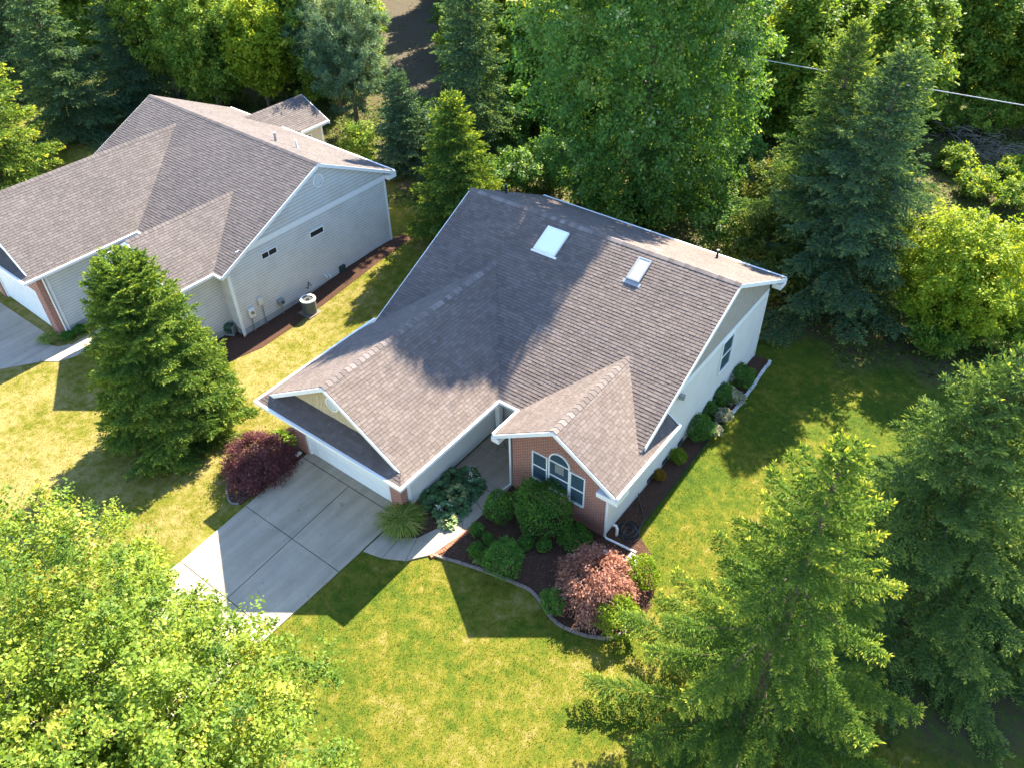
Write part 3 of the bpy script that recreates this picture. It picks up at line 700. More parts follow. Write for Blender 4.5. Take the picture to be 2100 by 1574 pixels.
    for q0, q1, x0, x1 in (((yf, ze), (yr, rz), wr, xr), ((yr, rz), (yb, zb), wr, xr), ((yf, ze), (yr, rz), xl, wl), ((yr, rz), (yb, zb), xl, wl)):
        s.face([(x0, q0[0], q0[1]-.09), (x1, q0[0], q0[1]-.09), (x1, q1[0], q1[1]-.09), (x0, q1[0], q1[1]-.09)])
    s.build('soffit', M_white, root)
    # --- walls
    rf = lambda y: ze+m*(y-yf) if y < yr else rz-m*(y-yr)
    yfr = P['wf']; zlow = zf
    W1 = [[(wr, yfr, zlow), (wr, wb, zlow), (wr, wb, band), (wr, yfr, band if P.get('ret') else min(band, rf(yfr)-.1))]]
    yb0 = yf+(band-ze)/m+0.15
    if not P.get('ret'): W1 = [[(wr, yfr, zlow), (wr, wb, zlow), (wr, wb, band), (wr, yb0, band), (wr, yfr, rf(yfr)-.1)]]
    W1.append([(wl, wb, zlow), (wl, yf+.5, zlow), (wl, yf+.5, rf(yf+.5)-.1), (wl, yr, rz-.1), (wl, wb, rf(wb)-.1)])
    W1.append([(wr, wb, zlow), (wl, wb, zlow), (wl, wb, rf(wb)-.12), (wr, wb, rf(wb)-.12)])
    W1.append([(P['gwr'], P['gwf']+.02, zlow), (P['gwr'], P['py'], zlow), (P['gwr'], P['py'], zs), (P['gwr'], P['gwf']+.02, zs)])
    W1.append([(P['gwl'], yf+1.5, zlow), (P['gwl'], P['gwf']+.02, zlow), (P['gwl'], P['gwf']+.02, zs), (P['gwl'], yf+1.5, zs)])
    W1.append([(P['gwr'], P['py'], zlow), (P['bwl'], P['py'], zlow), (P['bwl'], P['py'], zs+.2), (P['gwr'], P['py'], zs+.2)])
    W1.append([(P['bwl'], P['py'], zlow), (P['bwl'], P['bwf']+.02, zlow), (P['bwl'], P['bwf']+.02, zs), (P['bwl'], P['py'], zs)])
    if not P.get('ret'):
        W1.append([(P['bwr'], P['bwf']+.02, zlow), (P['bwr'], P['wf'], zlow), (P['bwr'], P['wf'], zs), (P['bwr'], P['bwf']+.02, zs)])
        W1.append([(P['bwr'], P['wf'], zlow), (wr, P['wf'], zlow), (wr, P['wf'], zs), (P['bwr'], P['wf'], zs)])
    for w_ in W1: siding('wall', [w_], side, root)
    siding('gable_wall', [[(wr+.004, yb0, band), (wr+.004, wb, band), (wr+.004, wb, rf(wb)-.1), (wr+.004, yr, rz-.1)]], gab[0], root, 0.17, 0.016, None)
    k = 0.1
    gl = a1+(zt-ze)/mg*0.9; gR = a2-(zt-ze)/mg*0.9
    siding('gable_wall', [[(gl, yg, zt-.06), (gR, yg, zt-.06), (gR-.02, yg, ze+mg*(a2-gR)-k), (gx, yg, gzz-k), (gl+.02, yg, ze+mg*(gl-a1)-k)]], gab[1], root, 0.17, 0.016, 0.16)
    fr = MB(); fr.box((wr+.002, yb0-.1, band-.14), (wr+.032, wb+.03, band+.14)); fr.build('frieze_board', M_white, root)
    # bay front
    f = MB(); x0, x1, y = P['bwl'], P['bwr'], P['bwf']
    top = lambda x: (ze+mb*(x-b1) if x < bx else ze+mb*(b2-x))-0.10
    f.face([(x0, y, zlow), (x1, y, zlow), (x1, y, top(x1)), (bx, y, top(bx)), (x0, y, top(x0))])
    f.face([(x0, y+1.2, zlow), (x0, y, zlow), (x0, y, zs), (x0, y+1.2, zs)]) if not P.get('plainbay') else None
    f.build('brick_wall' if bay_front is M_brick else 'bay_wall', bay_front, root)
    fh = P['fh']
    def fbox(a, b_): fo = MB(); fo.box(a, b_); fo.build('foundation', M_found, root)
    fbox((wr-.3, yfr+.04, zf-1.2), (wr+.006, wb, zf+fh)); fbox((P['gwr']-.3, P['gwf']+.45, zf-1.2), (P['gwr']+.006, P['py'], zf+fh*.7))
    if not P.get('ret'): fbox((P['bwr']-.3, P['bwf']+.03, zf-1.2), (P['bwr']+.006, P['wf'], zf+fh)); fbox((P['bwr']+.006, P['wf']-.006, zf-1.2), (wr-.3, P['wf']+.2, zf+fh))
    return dict(rz=rz, zb=zb, gx=gx, gz=gzz, gy=gy, bx=bx, bz=bz, by=by, zt=zt, zs=zs)

# --- the brick-fronted house in the middle
HP = dict(ze=3.46, m=.495, mg=.622, mb=.636, yf=4.599, yr=12.167, yb=17.922, xl=-8.671, xr=4.813, a1=-9.104, a2=-1.326, gf=-1.133, gr=-.71, yg=-.30,
          b1=-.279, b2=5.105, bf=2.94, wl=-8.35, wr=4.34, wb=17.35, zf=-0.1, band=3.80, gwl=-8.8, gwr=-2.72, gwf=0.0, bwl=-.02, bwr=4.33, bwf=3.73, py=6.55, wf=3.74, ret=7.48, rk=.75, fh=0.30)
hm = empty('brick_front_house', (0, 0, 0), 'house with brown shingle roof, two skylights and arched window in red brick front', 'house')
K = house(hm, HP, M_shA, M_side, (M_tanShade, M_tan), M_brick, 11)
disc_vent(hm, ray(682, 828, (0, -.32, 0), (0, 1, 0)), (1, 0, 0), (0, 0, 1), (0, -1, 0), 0.33)
def garage_door(root, x0, x1, y, z0, z1):
    b = MB(); n = 4; hh = (z1-z0)/n
    for i in range(n):
        b.box((x0, y, z0+i*hh+.008), (x1, y+.05, z0+(i+1)*hh-.008)); 
        k = 8; w = (x1-x0)/k
        for j in range(k): b.box((x0+j*w+.09, y-.012, z0+i*hh+.11), (x0+(j+1)*w-.09, y, z0+(i+1)*hh-.11))
    b.build('garage_door', M_door, root)
    f = MB(); f.box((x0-.13, y-.07, z0-.1), (x0-.004, y+.06, z1+.14)); f.box((x1+.004, y-.07, z0-.1), (x1+.13, y+.06, z1+.14)); f.box((x0, y-.07, z1+.005), (x1, y+.06, z1+.14))
    f.box((x0-.15, y+.02, z1+.145), (x1+.15, y+.1, z1+1.05)); f.build('door_frame', M_white, root)
garage_door(hm, -8.1, -3.42, 0.12, 0.02, 2.35)
for x0, x1 in ((-8.84, -8.24), (-3.28, -2.70)):
    b = MB(); b.box((x0, -0.02, -0.2), (x1, 0.36, K['zs']-.025)); b.build('brick_pillar', M_brick, hm)
for q_ in (((-2.715, .365, -.1), (-2.675, .52, K['zs']-.02)), ((-2.715, 6.3, -.1), (-2.69, 6.5, K['zs']-.02)), ((4.345, 17.28, -.1), (4.385, 17.38, 3.66)), ((4.335, 3.70, -.1), (4.375, 3.84, 3.3))):
    b = MB(); b.box(*q_); b.build('corner_board', M_white, hm)
# the arched window: three lights
wy = HP['bwf']-.004
window(hm, (1.00, wy, 1.26), (1, 0, 0), (0, 0, 1), (0, -1, 0), 0.62, 1.42, frame=.05, cross=(0.74,), sill=True)
ca = window(hm, (1.78, wy, 1.20), (1, 0, 0), (0, 0, 1), (0, -1, 0), 0.86, 1.52, frame=.055, arch=0.46, cross=(0.74, 1.50), name='arched_window', sill=True)
window(hm, (2.76, wy, 1.10), (1, 0, 0), (0, 0, 1), (0, -1, 0), 0.58, 1.50, frame=.05, cross=(0.74,), sill=True)
b = MB()
for i in range(11):      # a course of standing bricks over the arch
    t0 = math.pi*i/11; t1 = math.pi*(i+1)/11-.03
    e = lambda t, r_: np.array([2.21-math.cos(t)*(.43+r_), wy-.012, 2.72+math.sin(t)*(.50+r_)])
    b.face([e(t0, .075), e(t0, .27), e(t1, .27), e(t1, .075)][::-1], random.Random(i).random())
b.build('brick_arch', M_brick, hm)
b = MB(); b.box((2.02, wy-.026, 2.18), (2.42, wy-.020, 2.62)); b.build('window_panel', M_metal, ca)
window(hm, (4.352, 12.84, 1.98), (0, 1, 0), (0, 0, 1), (1, 0, 0), 1.0, 1.62, frame=0.09, cross=(0.81,))
# entry recess
b = MB(); b.box((-2.62, 5.9, 0.03), (-2.40, 6.12, K['zs']-.02)); b.build('porch_column', M_white, hm)
b = MB(); b.box((-1.95, 6.49, 0.03), (-0.95, 6.535, 2.15)); d_ = b.build('front_door', M_white, hm)
b = MB(); b.box((-1.82, 6.47, 0.95), (-1.08, 6.489, 2.0)); b.build('door_glass', M_glass, d_)
# skylights on the front slope
nS = unit(np.array([0, -.495, 1.0])); vS = unit(np.array([0, 1.0, .495]))
def skylight(x0, x1, y0, y1, flash):
    z = lambda y: 3.46+.495*(y-4.599); o = np.array([x0, y0, z(y0)]); u = np.array([1.0, 0, 0]); L = np.linalg.norm([y1-y0, z(y1)-z(y0)]); w = x1-x0
    f = MB(); q = .07
    for a, c, ww, hh in ((0, 0, w, q), (0, L-q, w, q), (0, q, q, L-2*q), (w-q, q, q, L-2*q)): f.obox(o+u*a+vS*c, u*ww, vS*hh, nS*.12)
    f.obox(o+u*(-.10)-vS*flash-nS*.01, u*(w+.2), vS*flash, nS*.035)
    sk = f.build('skylight', M_metal if flash > .15 else M_white, hm)
    g = MB(); g.face([o+u*q+vS*q+nS*.105, o+u*(w-q)+vS*q+nS*.105, o+u*(w-q)+vS*(L-q)+nS*.105, o+u*q+vS*(L-q)+nS*.105]); g.build('pane', M_skyg if flash > .15 else M_skyl, sk)
skylight(-3.95, -2.85, 10.57, 11.70, .10); skylight(0.54, 1.15, 10.78, 11.78, .18)
nB = (0, .495, 1.0); pB = (0, HP['yr'], K['rz'])
def pipe(root, p, h, r, m, name='vent_pipe', cap=True):
    b = MB(); p = np.array(p, float); b.tube([p-(0,0,.15), p+(0,0,h)], r, 12); b.tube([p-(0,0,.12), p+(0,0,.05)], [r*2.1, r*1.2], 12)
    if cap: b.tube([p+(0,0,h), p+(0,0,h+.05)], r*1.25, 12)
    b.build(name, m, root)
pipe(hm, ray(1038, 397, pB, nB), .42, .055, M_black); pipe(hm, ray(1470, 530, pB, nB), .40, .055, M_black)
p = ray(1348, 512, pB, nB); b = MB(); b.obox(p-np.array([.25, .15, .05]), (.5, 0, 0), (0, .3, -.15), (0, 0, .14)); b.build('roof_vent', M_metal, hm)
p = ray(1024, 392, pB, nB); b = MB(); b.obox(p-np.array([.12, .1, .05]), (.24, 0, 0), (0, .22, -.11), (0, 0, .14)); b.build('roof_vent', M_black, hm)
# downspouts and the wall fittings
def spout(root, pts, r=.045, m=M_white, name='downspout'):
    b = MB(); b.tube(pts, r, 8); b.build(name, m, root)
spout(hm, [(4.42, 3.62, 3.25), (4.42, 3.66, 3.0), (4.42, 3.66, .16), (4.50, 3.66, .07), (5.75, 3.76, .06)])
spout(hm, [(-.10, 3.66, 3.3), (-.10, 3.66, .18), (-.22, 3.3, .06)])
tag(None or (lambda b: (b.tube([(4.72, 3.10, .06), (5.85, 3.21, .06)], .05, 8), b.build('drain_pipe', M_white))[1])(MB()), 'loose white drain pipe lying on the mulch beside the downspout', 'pipe')
b = MB(); b.tube([(4.72, 4.05, -.05), (4.72, 4.05, .42), (4.64, 4.05, .55), (4.55, 4.05, .50)], .055, 10); tag(b.build('white_vent_pipe', M_white), 'short white bent pipe rising from the mulch at the right wall', 'pipe')
b = MB(); b.box((5.60, 3.12, .015), (6.05, 3.66, .055)); tag(b.build('splash_block', M_edgeW), 'flat pale splash block where the white drain pipes end', 'splash block')
for y in (7.0, 8.25, 9.6): 
    b = MB(); b.box((4.348, y, .12), (4.385, y+.42, .34)); b.build('crawl_vent', M_green_box, hm)
b = MB(); b.box((4.36, 8.9, 3.36), (4.56, 9.06, 3.58)); b.build('wall_light', M_metal, hm)
def hose(p, name, label, m, seed, turns=5, r=.38):
    R_ = random.Random(seed); pts = []
    for i in range(turns*14):
        a = i/14*2*math.pi; q = r*(0.75+.25*math.sin(i*.37+seed)); pts.append((p[0]+q*math.cos(a)+.12*math.sin(i*.11), p[1]+q*math.sin(a)*1.2+.1*math.cos(i*.2), p[2]+.03+.012*(i % 5)))
    pts += [(p[0]+.2, p[1]+.9, p[2]+.03), (p[0]-.35, p[1]+1.5, p[2]+.03), (p[0]-.6, p[1]+1.75, p[2]+.25)]
    b = MB(); b.tube(pts, .022, 6); tag(b.build(name, m), label, 'hose')
hose((5.0, 4.45, 0.02), 'garden_hose', 'tangled black garden hose heaped on the mulch by the right front corner', M_hose, 3)
# small wrought iron stand on the porch
st = empty('plant_stand', (-1.75, 5.15, .03), 'black wrought iron stand on the porch by the garage wall', 'stand')
b = MB()
for k in range(3):
    a = k*2.1+.4; b.tube([(0.05*math.cos(a), 0.05*math.sin(a), .55), (.16*math.cos(a), .16*math.sin(a), .3), (.24*math.cos(a), .24*math.sin(a), 0)], .014, 6)
b.build('leg', M_black, st)
b = MB(); b.tube([(0, 0, .54), (0, 0, .57)], .17, 16); b.tube([(0, 0, .57), (0, 0, 1.35), (.1, 0, 1.5), (.25, 0, 1.4)], .013, 6); b.build('top', M_black, st)
tag(b and (lambda q: (q.box((0, 0, 0), (.12, .26, .10)), q.build('landscape_light', M_edgeW))[1])(MB()), 'small pale garden light lying by the left garage pillar', 'garden light').location = (-8.62, -0.42, 0.0)

# --- the neighbour's house on the left
NA, NO = math.radians(-1.631), np.array([-22.519, 3.99, 0])
def nloc(p):
    q = np.array(p, float)-NO; c, s_ = math.cos(-NA), math.sin(-NA); return np.array([q[0]*c-q[1]*s_, q[0]*s_+q[1]*c, q[2]])
def nworld(p):
    c, s_ = math.cos(NA), math.sin(NA); return np.array([p[0]*c-p[1]*s_, p[0]*s_+p[1]*c, p[2]])+NO
NPR = dict(ze=3.203, m=.478, mg=.721, mb=.633, yf=0.0, yr=6.916, yb=12.014, xl=-10.58, xr=4.595, a1=-10.617, a2=-2.709, gf=-6.159, gr=-5.85, yg=-5.50,
           b1=-1.911, b2=3.986, bf=-2.327, wl=-10.2, wr=4.32, wb=11.45, zf=-0.42, band=3.78, gwl=-9.95, gwr=-3.36, gwf=-5.5, bwl=-1.3, bwr=3.45, bwf=-1.75, py=1.6, wf=0.48, fh=0.10, plainbay=True)
hn = empty('siding_house', tuple(NO), 'pale lap-sided house with weathered grey roof at the upper left', 'house', rz=NA)
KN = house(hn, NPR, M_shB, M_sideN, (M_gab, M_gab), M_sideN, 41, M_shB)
garage_door(hn, -9.3, -4.25, -5.38, -0.78, 1.55)
b = MB(); b.box((-4.08, -5.52, -1.2), (-3.34, -5.1, KN['zs']-.025)); b.build('brick_pillar', M_brick, hn)
b = MB(); b.box((-10.0, -5.50, 1.75), (-4.08, -5.2, KN['zt']+.2)); b.box((-9.98, -5.52, -1.2), (-9.45, -5.1, KN['zs']-.025)); b.build('brick_wall', M_brick, hn)
for q_ in (((-3.355, -5.09, -.8), (-3.315, -4.95, 3.0)), ((4.325, .44, -.8), (4.365, .58, 3.0)), ((4.33, 11.36, -.4), (4.36, 11.48, 3.6))):
    b = MB(); b.box(*q_); b.build('corner_board', M_white, hn)
rw, rn = nworld((4.335, 0, 0)), (math.cos(NA), math.sin(NA), 0)
onr = lambda px, py: nloc(ray(px, py, rw, rn))
disc_vent(hn, onr(651, 370)+np.array([.01, 0, 0]), (0, 1, 0), (0, 0, 1), (1, 0, 0), 0.36)
def nwin(pxa, pxb, bars=()):
    a, c = onr(*pxa), onr(*pxb); window(hn, (4.336, a[1], a[2]), (0, 1, 0), (0, 0, 1), (1, 0, 0), c[1]-a[1], max(.30, c[2]-a[2]), frame=.045, bars=bars, glass=M_dark)
nwin((637, 488), (661, 466)); nwin((538, 532), (566, 512), bars=(0.42,))
a = onr(701, 552); b = MB(); b.box((4.336, a[1]-.2, a[2]-.25), (4.47, a[1]+.2, a[2]+.25)); b.build('wall_vent', M_green_box, hn)
for q in ((664, 563), (671, 561)): a = onr(*q); b = MB(); b.tube([(4.3, a[1], a[2]), (4.55, a[1], a[2]), (4.6, a[1], a[2]-.12)], .035, 8); b.build('vent_pipe', M_white, hn)
spout(hn, [(4.52, .35, 3.0), (4.44, .40, 2.75), (4.44, .40, -.75)]); spout(hn, [(-3.25, -5.3, 3.0), (-3.25, -5.2, 2.7), (-3.25, -5.2, -.7)])
pB2 = nworld((0, NPR['yr'], KN['rz'])); nB2 = (math.sin(-NA)*-.478*-1, .478, 1.0)
pN = lambda px, py: nloc(ray(px, py, pB2, nB2))
pipe(hn, pN(566, 290), .45, .07, M_metal); pipe(hn, pN(609, 304), .42, .05, M_white)
# rear wing of the neighbour
rx, rh, rez, ry, rm = -6.836, 2.316, 3.684, 15.085, .492; rzr = rez+rm*rh
yj1 = 6.916+(KN['rz']-rzr)/.478; yj2 = 6.916+(KN['rz']-rez)/.478
R4 = roof_obj('rear_roof', [[(rx+rh, yj2, rez), (rx+rh, ry, rez), (rx, ry, rzr), (rx, yj1, rzr)], [(rx-rh, ry, rez), (rx-rh, yj2, rez), (rx, yj1, rzr), (rx, ry, rzr)]], M_shB, hn, 77)
ridge_caps('ridge_cap', (rx, yj1, rzr), (rx, ry+.02, rzr), rm, rm, R4, m=M_shB)
t = MB(); t.beam((rx+rh, yj2, rez+.01), (rx+rh, ry, rez+.01), .11, .15, (1, 0, 0)); t.beam((rx, ry, rzr-.01), (rx+rh+.1, ry, rez-.05), .05, .18, (0, 1, 0)); t.beam((rx-rh, ry, rez), (rx, ry, rzr-.01), .05, .18, (0, 1, 0)); t.build('gutter', M_white, hn)
siding('rear_wall', [[(rx+rh-.35, 11.46, -.5), (rx+rh-.35, ry-.35, -.5), (rx+rh-.35, ry-.35, rez-.12), (rx+rh-.35, 11.46, rez-.12)], [(rx+rh-.35, ry-.35, -.5), (rx-rh+.35, ry-.35, -.5), (rx-rh+.35, ry-.35, rez), (rx, ry-.35, rzr-.1), (rx+rh-.35, ry-.35, rez)]], M_cream, hn)
window(hn, (rx+rh-.345, 12.6, 1.6), (0, 1, 0), (0, 0, 1), (1, 0, 0), 1.15, 1.5, frame=.09, bars=(.57,))
b = MB(); b.box((rx+rh-.36, ry-.42, -.4), (rx+rh-.31, ry-.32, rez-.2)); b.build('corner_board', M_white, hn)
# neighbour's driveway, walk, beds
def npoly(name, pix, m, z0, z1, kind='structure'):
    pts = [un(*q) for q in pix]; zc = max(float(gz(p[0], p[1])) for p in pts)
    b = MB(); b.prism([(p[0], p[1]) for p in pts], zc+z0, zc+z1); return tag(b.build(name, m), kind=kind)
npoly('neighbour_driveway', [(-200, 575), (2, 622), (106, 692), (92, 703), (83, 742), (-40, 765), (-260, 850)], M_concW, -.2, .02)
npoly('neighbour_path', [(92, 704), (118, 712), (150, 706), (196, 680), (240, 650), (262, 660), (240, 690), (196, 712), (150, 733), (118, 742), (84, 741)], M_concW, -.2, .03)
def ground_strip(name, pts, m, lift=0.02):
    "a bed laid on the sloping land"
    b = MB(); b_ = [np.array(p) for p in pts]
    n = len(b_)//2
    for i in range(n-1):
        for j in range(4):
            q = []
            for s_, tt in ((i, j/4), (i+1, j/4), (i+1, (j+1)/4), (i, (j+1)/4)):
                xy = b_[s_]*(1-tt)+b_[2*n-1-s_]*tt; q.append((xy[0], xy[1], float(gz(*xy))+lift))
            b.face(q[::-1])
    me = b.build(name, m); return tag(me, kind='structure')
inner = [nworld((4.33, y, 0))[:2] for y in (-1.9, .4, 2, 4, 6, 8, 10, 12.2)]; outer = [nworld((4.33+w, y, 0))[:2] for y, w in ((-1.9, 1.0), (.4, 1.55), (2, 1.45), (4, 1.35), (6, 1.3), (8, 1.25), (10, 1.1), (12.4, 0.9))]
ground_strip('neighbour_bed', inner+outer[::-1], M_mulch)
inner = [nworld((3.4, y, 0))[:2] for y in (-3.5, -1.7, .45)]; outer = [nworld((4.6, y, 0))[:2] for y in (-3.5, -1.7, .45)]
ground_strip('neighbour_corner_bed', inner+outer[::-1], M_mulch, 0.016)

# air conditioner, meters, hose reel beside the neighbour's wall
p = un(637, 640); ac = empty('air_conditioner', tuple(p), 'round grey air conditioner unit on the mulch beside the pale siding wall', 'air conditioner')
b = MB(); b.box((-.48, -.48, -.1), (.48, .48, .03)); b.build('pad', M_edge, ac)
b = MB(); n = 28; r_ = .40
for i in range(n):
    t0, t1 = 2*math.pi*i/n, 2*math.pi*(i+.62)/n
    for k in range(9): b.face([(r_*math.cos(t0), r_*math.sin(t0), .08+k*.085), (r_*math.cos(t1), r_*math.sin(t1), .08+k*.085), (r_*math.cos(t1), r_*math.sin(t1), .14+k*.085), (r_*math.cos(t0), r_*math.sin(t0), .14+k*.085)])
b.tube([(0, 0, .05), (0, 0, .84)], .375, 24); b.build('casing', plain('grey green metal', (.11, .13, .125), .45), ac)
b = MB(); b.tube([(0, 0, .84), (0, 0, .90)], [.43, .42], 28, False)
for i in range(28):
    t0, t1 = 2*math.pi*i/28, 2*math.pi*(i+1)/28; e = lambda t, q: (q*math.cos(t), q*math.sin(t), .90)
    b.face([e(t0, .30), e(t0, .42), e(t1, .42), e(t1, .30)])
b.build('top_rim', M_white, ac)
b = MB()
for k in range(5): b.tube([(.06*(k+1)*math.cos(t), .06*(k+1)*math.sin(t), .895) for t in np.linspace(0, 2*math.pi, 25)], .006, 4, False)
b.tube([(0, 0, .85), (0, 0, .88)], .09, 12); b.build('fan_grille', M_black, ac)
b = MB(); a = onr(628, 590); b.tube([nworld((4.36, a[1], a[2])), nworld((4.5, a[1], a[2])), nworld((4.5, a[1]+.1, .25)), nworld((4.7, a[1]+.1, 0.1))], .03, 6); b.build('refrigerant_pipe', M_black).parent = hn
bpy.data.objects['refrigerant_pipe'].matrix_parent_inverse = (Matrix.Translation(Vector(NO)) @ Matrix.Rotation(NA, 4, 'Z')).inverted()
def meter(name, px, py, label, sz, m, foot, gauge=True):
    a = onr(px, py); w = nworld((4.34, a[1], a[2])); t = empty(name, tuple(w), label, 'meter', rz=NA); b = MB(); dx, dy, dz = sz
    b.box((0.01, -dy/2, -dz/2), (dx, dy/2, dz/2)); b.build('box', m, t)
    b = MB(); g0 = float(gz(w[0], w[1]))-w[2]; b.tube([(dx/2, foot, -dz/2), (dx/2, foot, g0-.05)], .028, 8); b.build('conduit', M_metal, t)
    if gauge: b = MB(); b.tube([(dx, 0, .03), (dx+.10, 0, .03)], .085, 14); b.build('gauge', M_glass, t)
meter('electric_meter', 514, 640, 'pale electric meter box nearest the downspout on the siding wall', (.16, .34, .5), M_white, -.08)
meter('utility_box', 532, 617, 'tan utility box with a thin conduit between the two meters', (.14, .30, .40), M_side, .05, False)
meter('gas_meter', 573, 617, 'small grey gas meter on a pipe left of the air conditioner', (.24, .34, .26), M_metal, .0)
p = un(474, 684); hr = empty('hose_reel', tuple(p), 'hose reel with coiled green hose in the corner of the siding house', 'hose reel', rz=.5)
b = MB(); b.box((-.28, -.22, 0), (.28, .22, .10)); b.box((-.26, -.2, .1), (-.22, .2, .55)); b.box((.22, -.2, .1), (.26, .2, .55)); b.build('frame', M_metal, hr)
b = MB(); 
for k in range(9): b.tube([(-.19+.047*k, (.20+.02*(k % 2))*math.cos(t), .42+(.20+.02*(k % 2))*math.sin(t)) for t in np.linspace(0, 2*math.pi, 17)], .024, 5, False)
b.build('coiled_hose', plain('green hose', (.04, .09, .05), .5), hr)

# ------------------------------------------------------------------ trees
def copy_tree(src, loc, rz, sc, label=None, group=None):
    c = src.copy(); C.objects.link(c); c.location = loc; c.rotation_euler = (0, 0, rz); c.scale = sc
    for ch in list(src.children):
        d = ch.copy(); C.objects.link(d); d.parent = c
    tag(c, label, None, group); return c
def at(x, y): return (x, y, float(gz(x, y)))
def spr(ap, base_v, r, label, m, seed, group=None, name='spruce_tree', hh=None, **kw):
    x, y, h = apex(*ap, base_v) if hh is None else (*un(*ap, hh)[:2], hh); return spruce_tree(empty(name, at(x, y), label, 'tree', group), h, r, m, M_barkS, seed, **kw)
# foreground and yard conifers
spr((230, 508), 890, 3.1, 'dense dark spruce between the lawn and the neighbour driveway, left of the red maple', L_spr, 1, step=.28, nb=9, tw=.20, jit=.88, card=.18, cw=.055, fs=.085, droop=.10, power=.46, z0=.2, tlen=.5)
spr((1737, 915), 1480, 5.0, 'broad open spruce in the front right corner with bright tipped drooping boughs', L_spr, 2, step=.66, nb=6, tw=.15, card=.17, cw=.046, fs=.070, bare=.28, tlen=.34, hang=.42, droop=.17, power=.80, z0=.6, gap=.16, upturn=.22, tipvar=.74)
spr((2105, 748), 1290, 5.2, 'dark full spruce at the right edge behind the broad front spruce', L_sprM, 3, step=.46, nb=7, tw=.24, card=.19, cw=.050, fs=.085, bare=.2, droop=.13, power=.75, z0=.4, tipvar=.46, hang=.34)
spr((1865, 95), None, 5.7, 'tall blue green spruce behind the back right corner of the brick front house', L_sprB, 4, hh=13.0, step=.54, nb=7, tw=.32, card=.27, cw=.078, fs=.13, bare=.15, droop=.20, power=.80, z0=.5, tipvar=.48, gap=.06)
spr((1765, 45), None, 4.8, 'tall spruce close behind the left side of the blue green spruce', L_sprM, 5, hh=13.2, step=.54, nb=7, tw=.32, card=.27, cw=.078, fs=.13, bare=.15, droop=.18, power=.85, z0=.5, tipvar=.48)
spr((925, 190), 480, 3.3, 'young bushy spruce at the back left corner of the brick front house', L_spr, 6, step=.30, nb=8, tw=.26, card=.22, cw=.07, fs=.12, droop=.08, power=.70, z0=.2, tipvar=.5)
spr((812, 140), 345, 2.5, 'slender pale green fir behind the gable of the siding house', L_pine, 7, step=.30, nb=7, tw=.26, card=.22, cw=.07, fs=.12, droop=.08, power=.75, z0=.2, tipvar=.5, name='fir_tree')
spruce_tree(empty('spruce_tree', at(18.4, 8.6), 'dark spruce at the very right edge, mostly hidden by the full spruce before it', 'tree'), 10.5, 4.2, L_sprM, M_barkS, 15, step=.46, nb=7, tw=.24, card=.20, cw=.055, fs=.095, bare=.2, droop=.13, power=.75, z0=.4, tipvar=.46, hang=.34)
def spr_at(px, h, r, label, m, seed, **kw):
    p = un(*px); return spruce_tree(empty('spruce_tree', at(p[0], p[1]), label, 'tree'), h, r, m, M_barkS, seed, **kw)
far = dict(step=.56, nb=7, tw=.38, card=.30, cw=.10, fs=.17, droop=.18, power=.85)
spr_at((975, 345), 16.5, 3.6, 'tall dark spruce left of the big round maple, its top cut by the photo edge', L_sprB, 8, **far)
spr_at((20, 395), 17, 4.8, 'sunlit spruce at the left edge behind the siding house', L_spr, 9, tipvar=.75, **{k: v for k, v in far.items()})
spr_at((165, 275), 13.0, 4.2, 'very dark spruce in the shade at upper left', L_sprB, 10, tipvar=.2, **far)
spr_at((285, 215), 12.0, 3.6, 'dark spruce left of the yellow green leafy trees', L_sprB, 12, tipvar=.25, **far)
spr_at((70, 190), 15.0, 4.2, 'dark spruce behind the sunlit one in the top left corner', L_sprB, 13, tipvar=.3, **far)
def dec(px, h, r, label, m, seed, name='leafy_tree', group=None, xy=None, **kw):
    p = un(*px) if xy is None else xy
    kw = dict(dict(zb=1.2, nclump=480, per=60, leaf=.23, trunk_r=.16, limbs=14, clump_r=.62, shoot=.8, ratio=.6), **kw); zb = kw.pop('zb')
    return leafy_tree(empty(name, at(p[0], p[1]), label, 'tree', group), h, r, zb, m, M_bark, seed, **kw)
dec(None, 26.5, 8.3, 'huge round maple right behind the brick front house', L_big, 21, 'maple_tree', xy=(-7.4, 26.4), zb=.6, nclump=2700, per=75, leaf=.21, trunk_r=.36, limbs=50, clump_r=.75, droop=.30, lump=.46, shoot=1.0, ratio=.6, shell=.36, prof=[(0, .45), (.06, .8), (.2, 1.0), (.45, 1.0), (.65, .92), (.82, .70), (.94, .38), (1, .1)])
dec(None, 12.0, 7.3, 'bright sunlit maple in the lower left corner in front of the driveway', L_maple, 22, 'maple_tree', xy=(0.2, -14.2), zb=2.3, nclump=2900, per=95, lv=.09, leaf=.105, trunk_r=.2, limbs=80, clump_r=.42, droop=.05, lump=.40, shell=.45, shoot=.9, ratio=.6)
h = 7.0; x, y, _ = un(2035, 430, h)
dec(None, h, 3.5, 'bright yellow green leafy tree at the right edge of the yard', L_yell, 23, xy=(x, y), zb=.4, nclump=520, per=80, leaf=.16, clump_r=.5, trunk_r=.1, shoot=.7, ratio=.6)
dec((735, 275), 11.5, 3.6, 'large grey green pine behind the rear wing of the siding house', L_pine, 24, 'pine_tree', zb=1.0, nclump=420, per=130, leaf=.26, ratio=.17, clump_r=.42, trunk_r=.2, droop=-.1, lump=.45)
dec((700, 235), 11.0, 2.9, 'narrower grey green pine just left of the large one', L_pine, 25, 'pine_tree', zb=1.2, nclump=320, per=130, leaf=.26, ratio=.17, clump_r=.42, trunk_r=.18, droop=-.1, lump=.45)
dec((455, 235), 11.0, 3.8, 'yellow green leafy tree straight behind the ridge of the siding house', L_wood, 26)
dec((555, 232), 9.5, 3.0, 'yellow lit leafy tree between the siding house ridge and the pines', L_yell, 27)
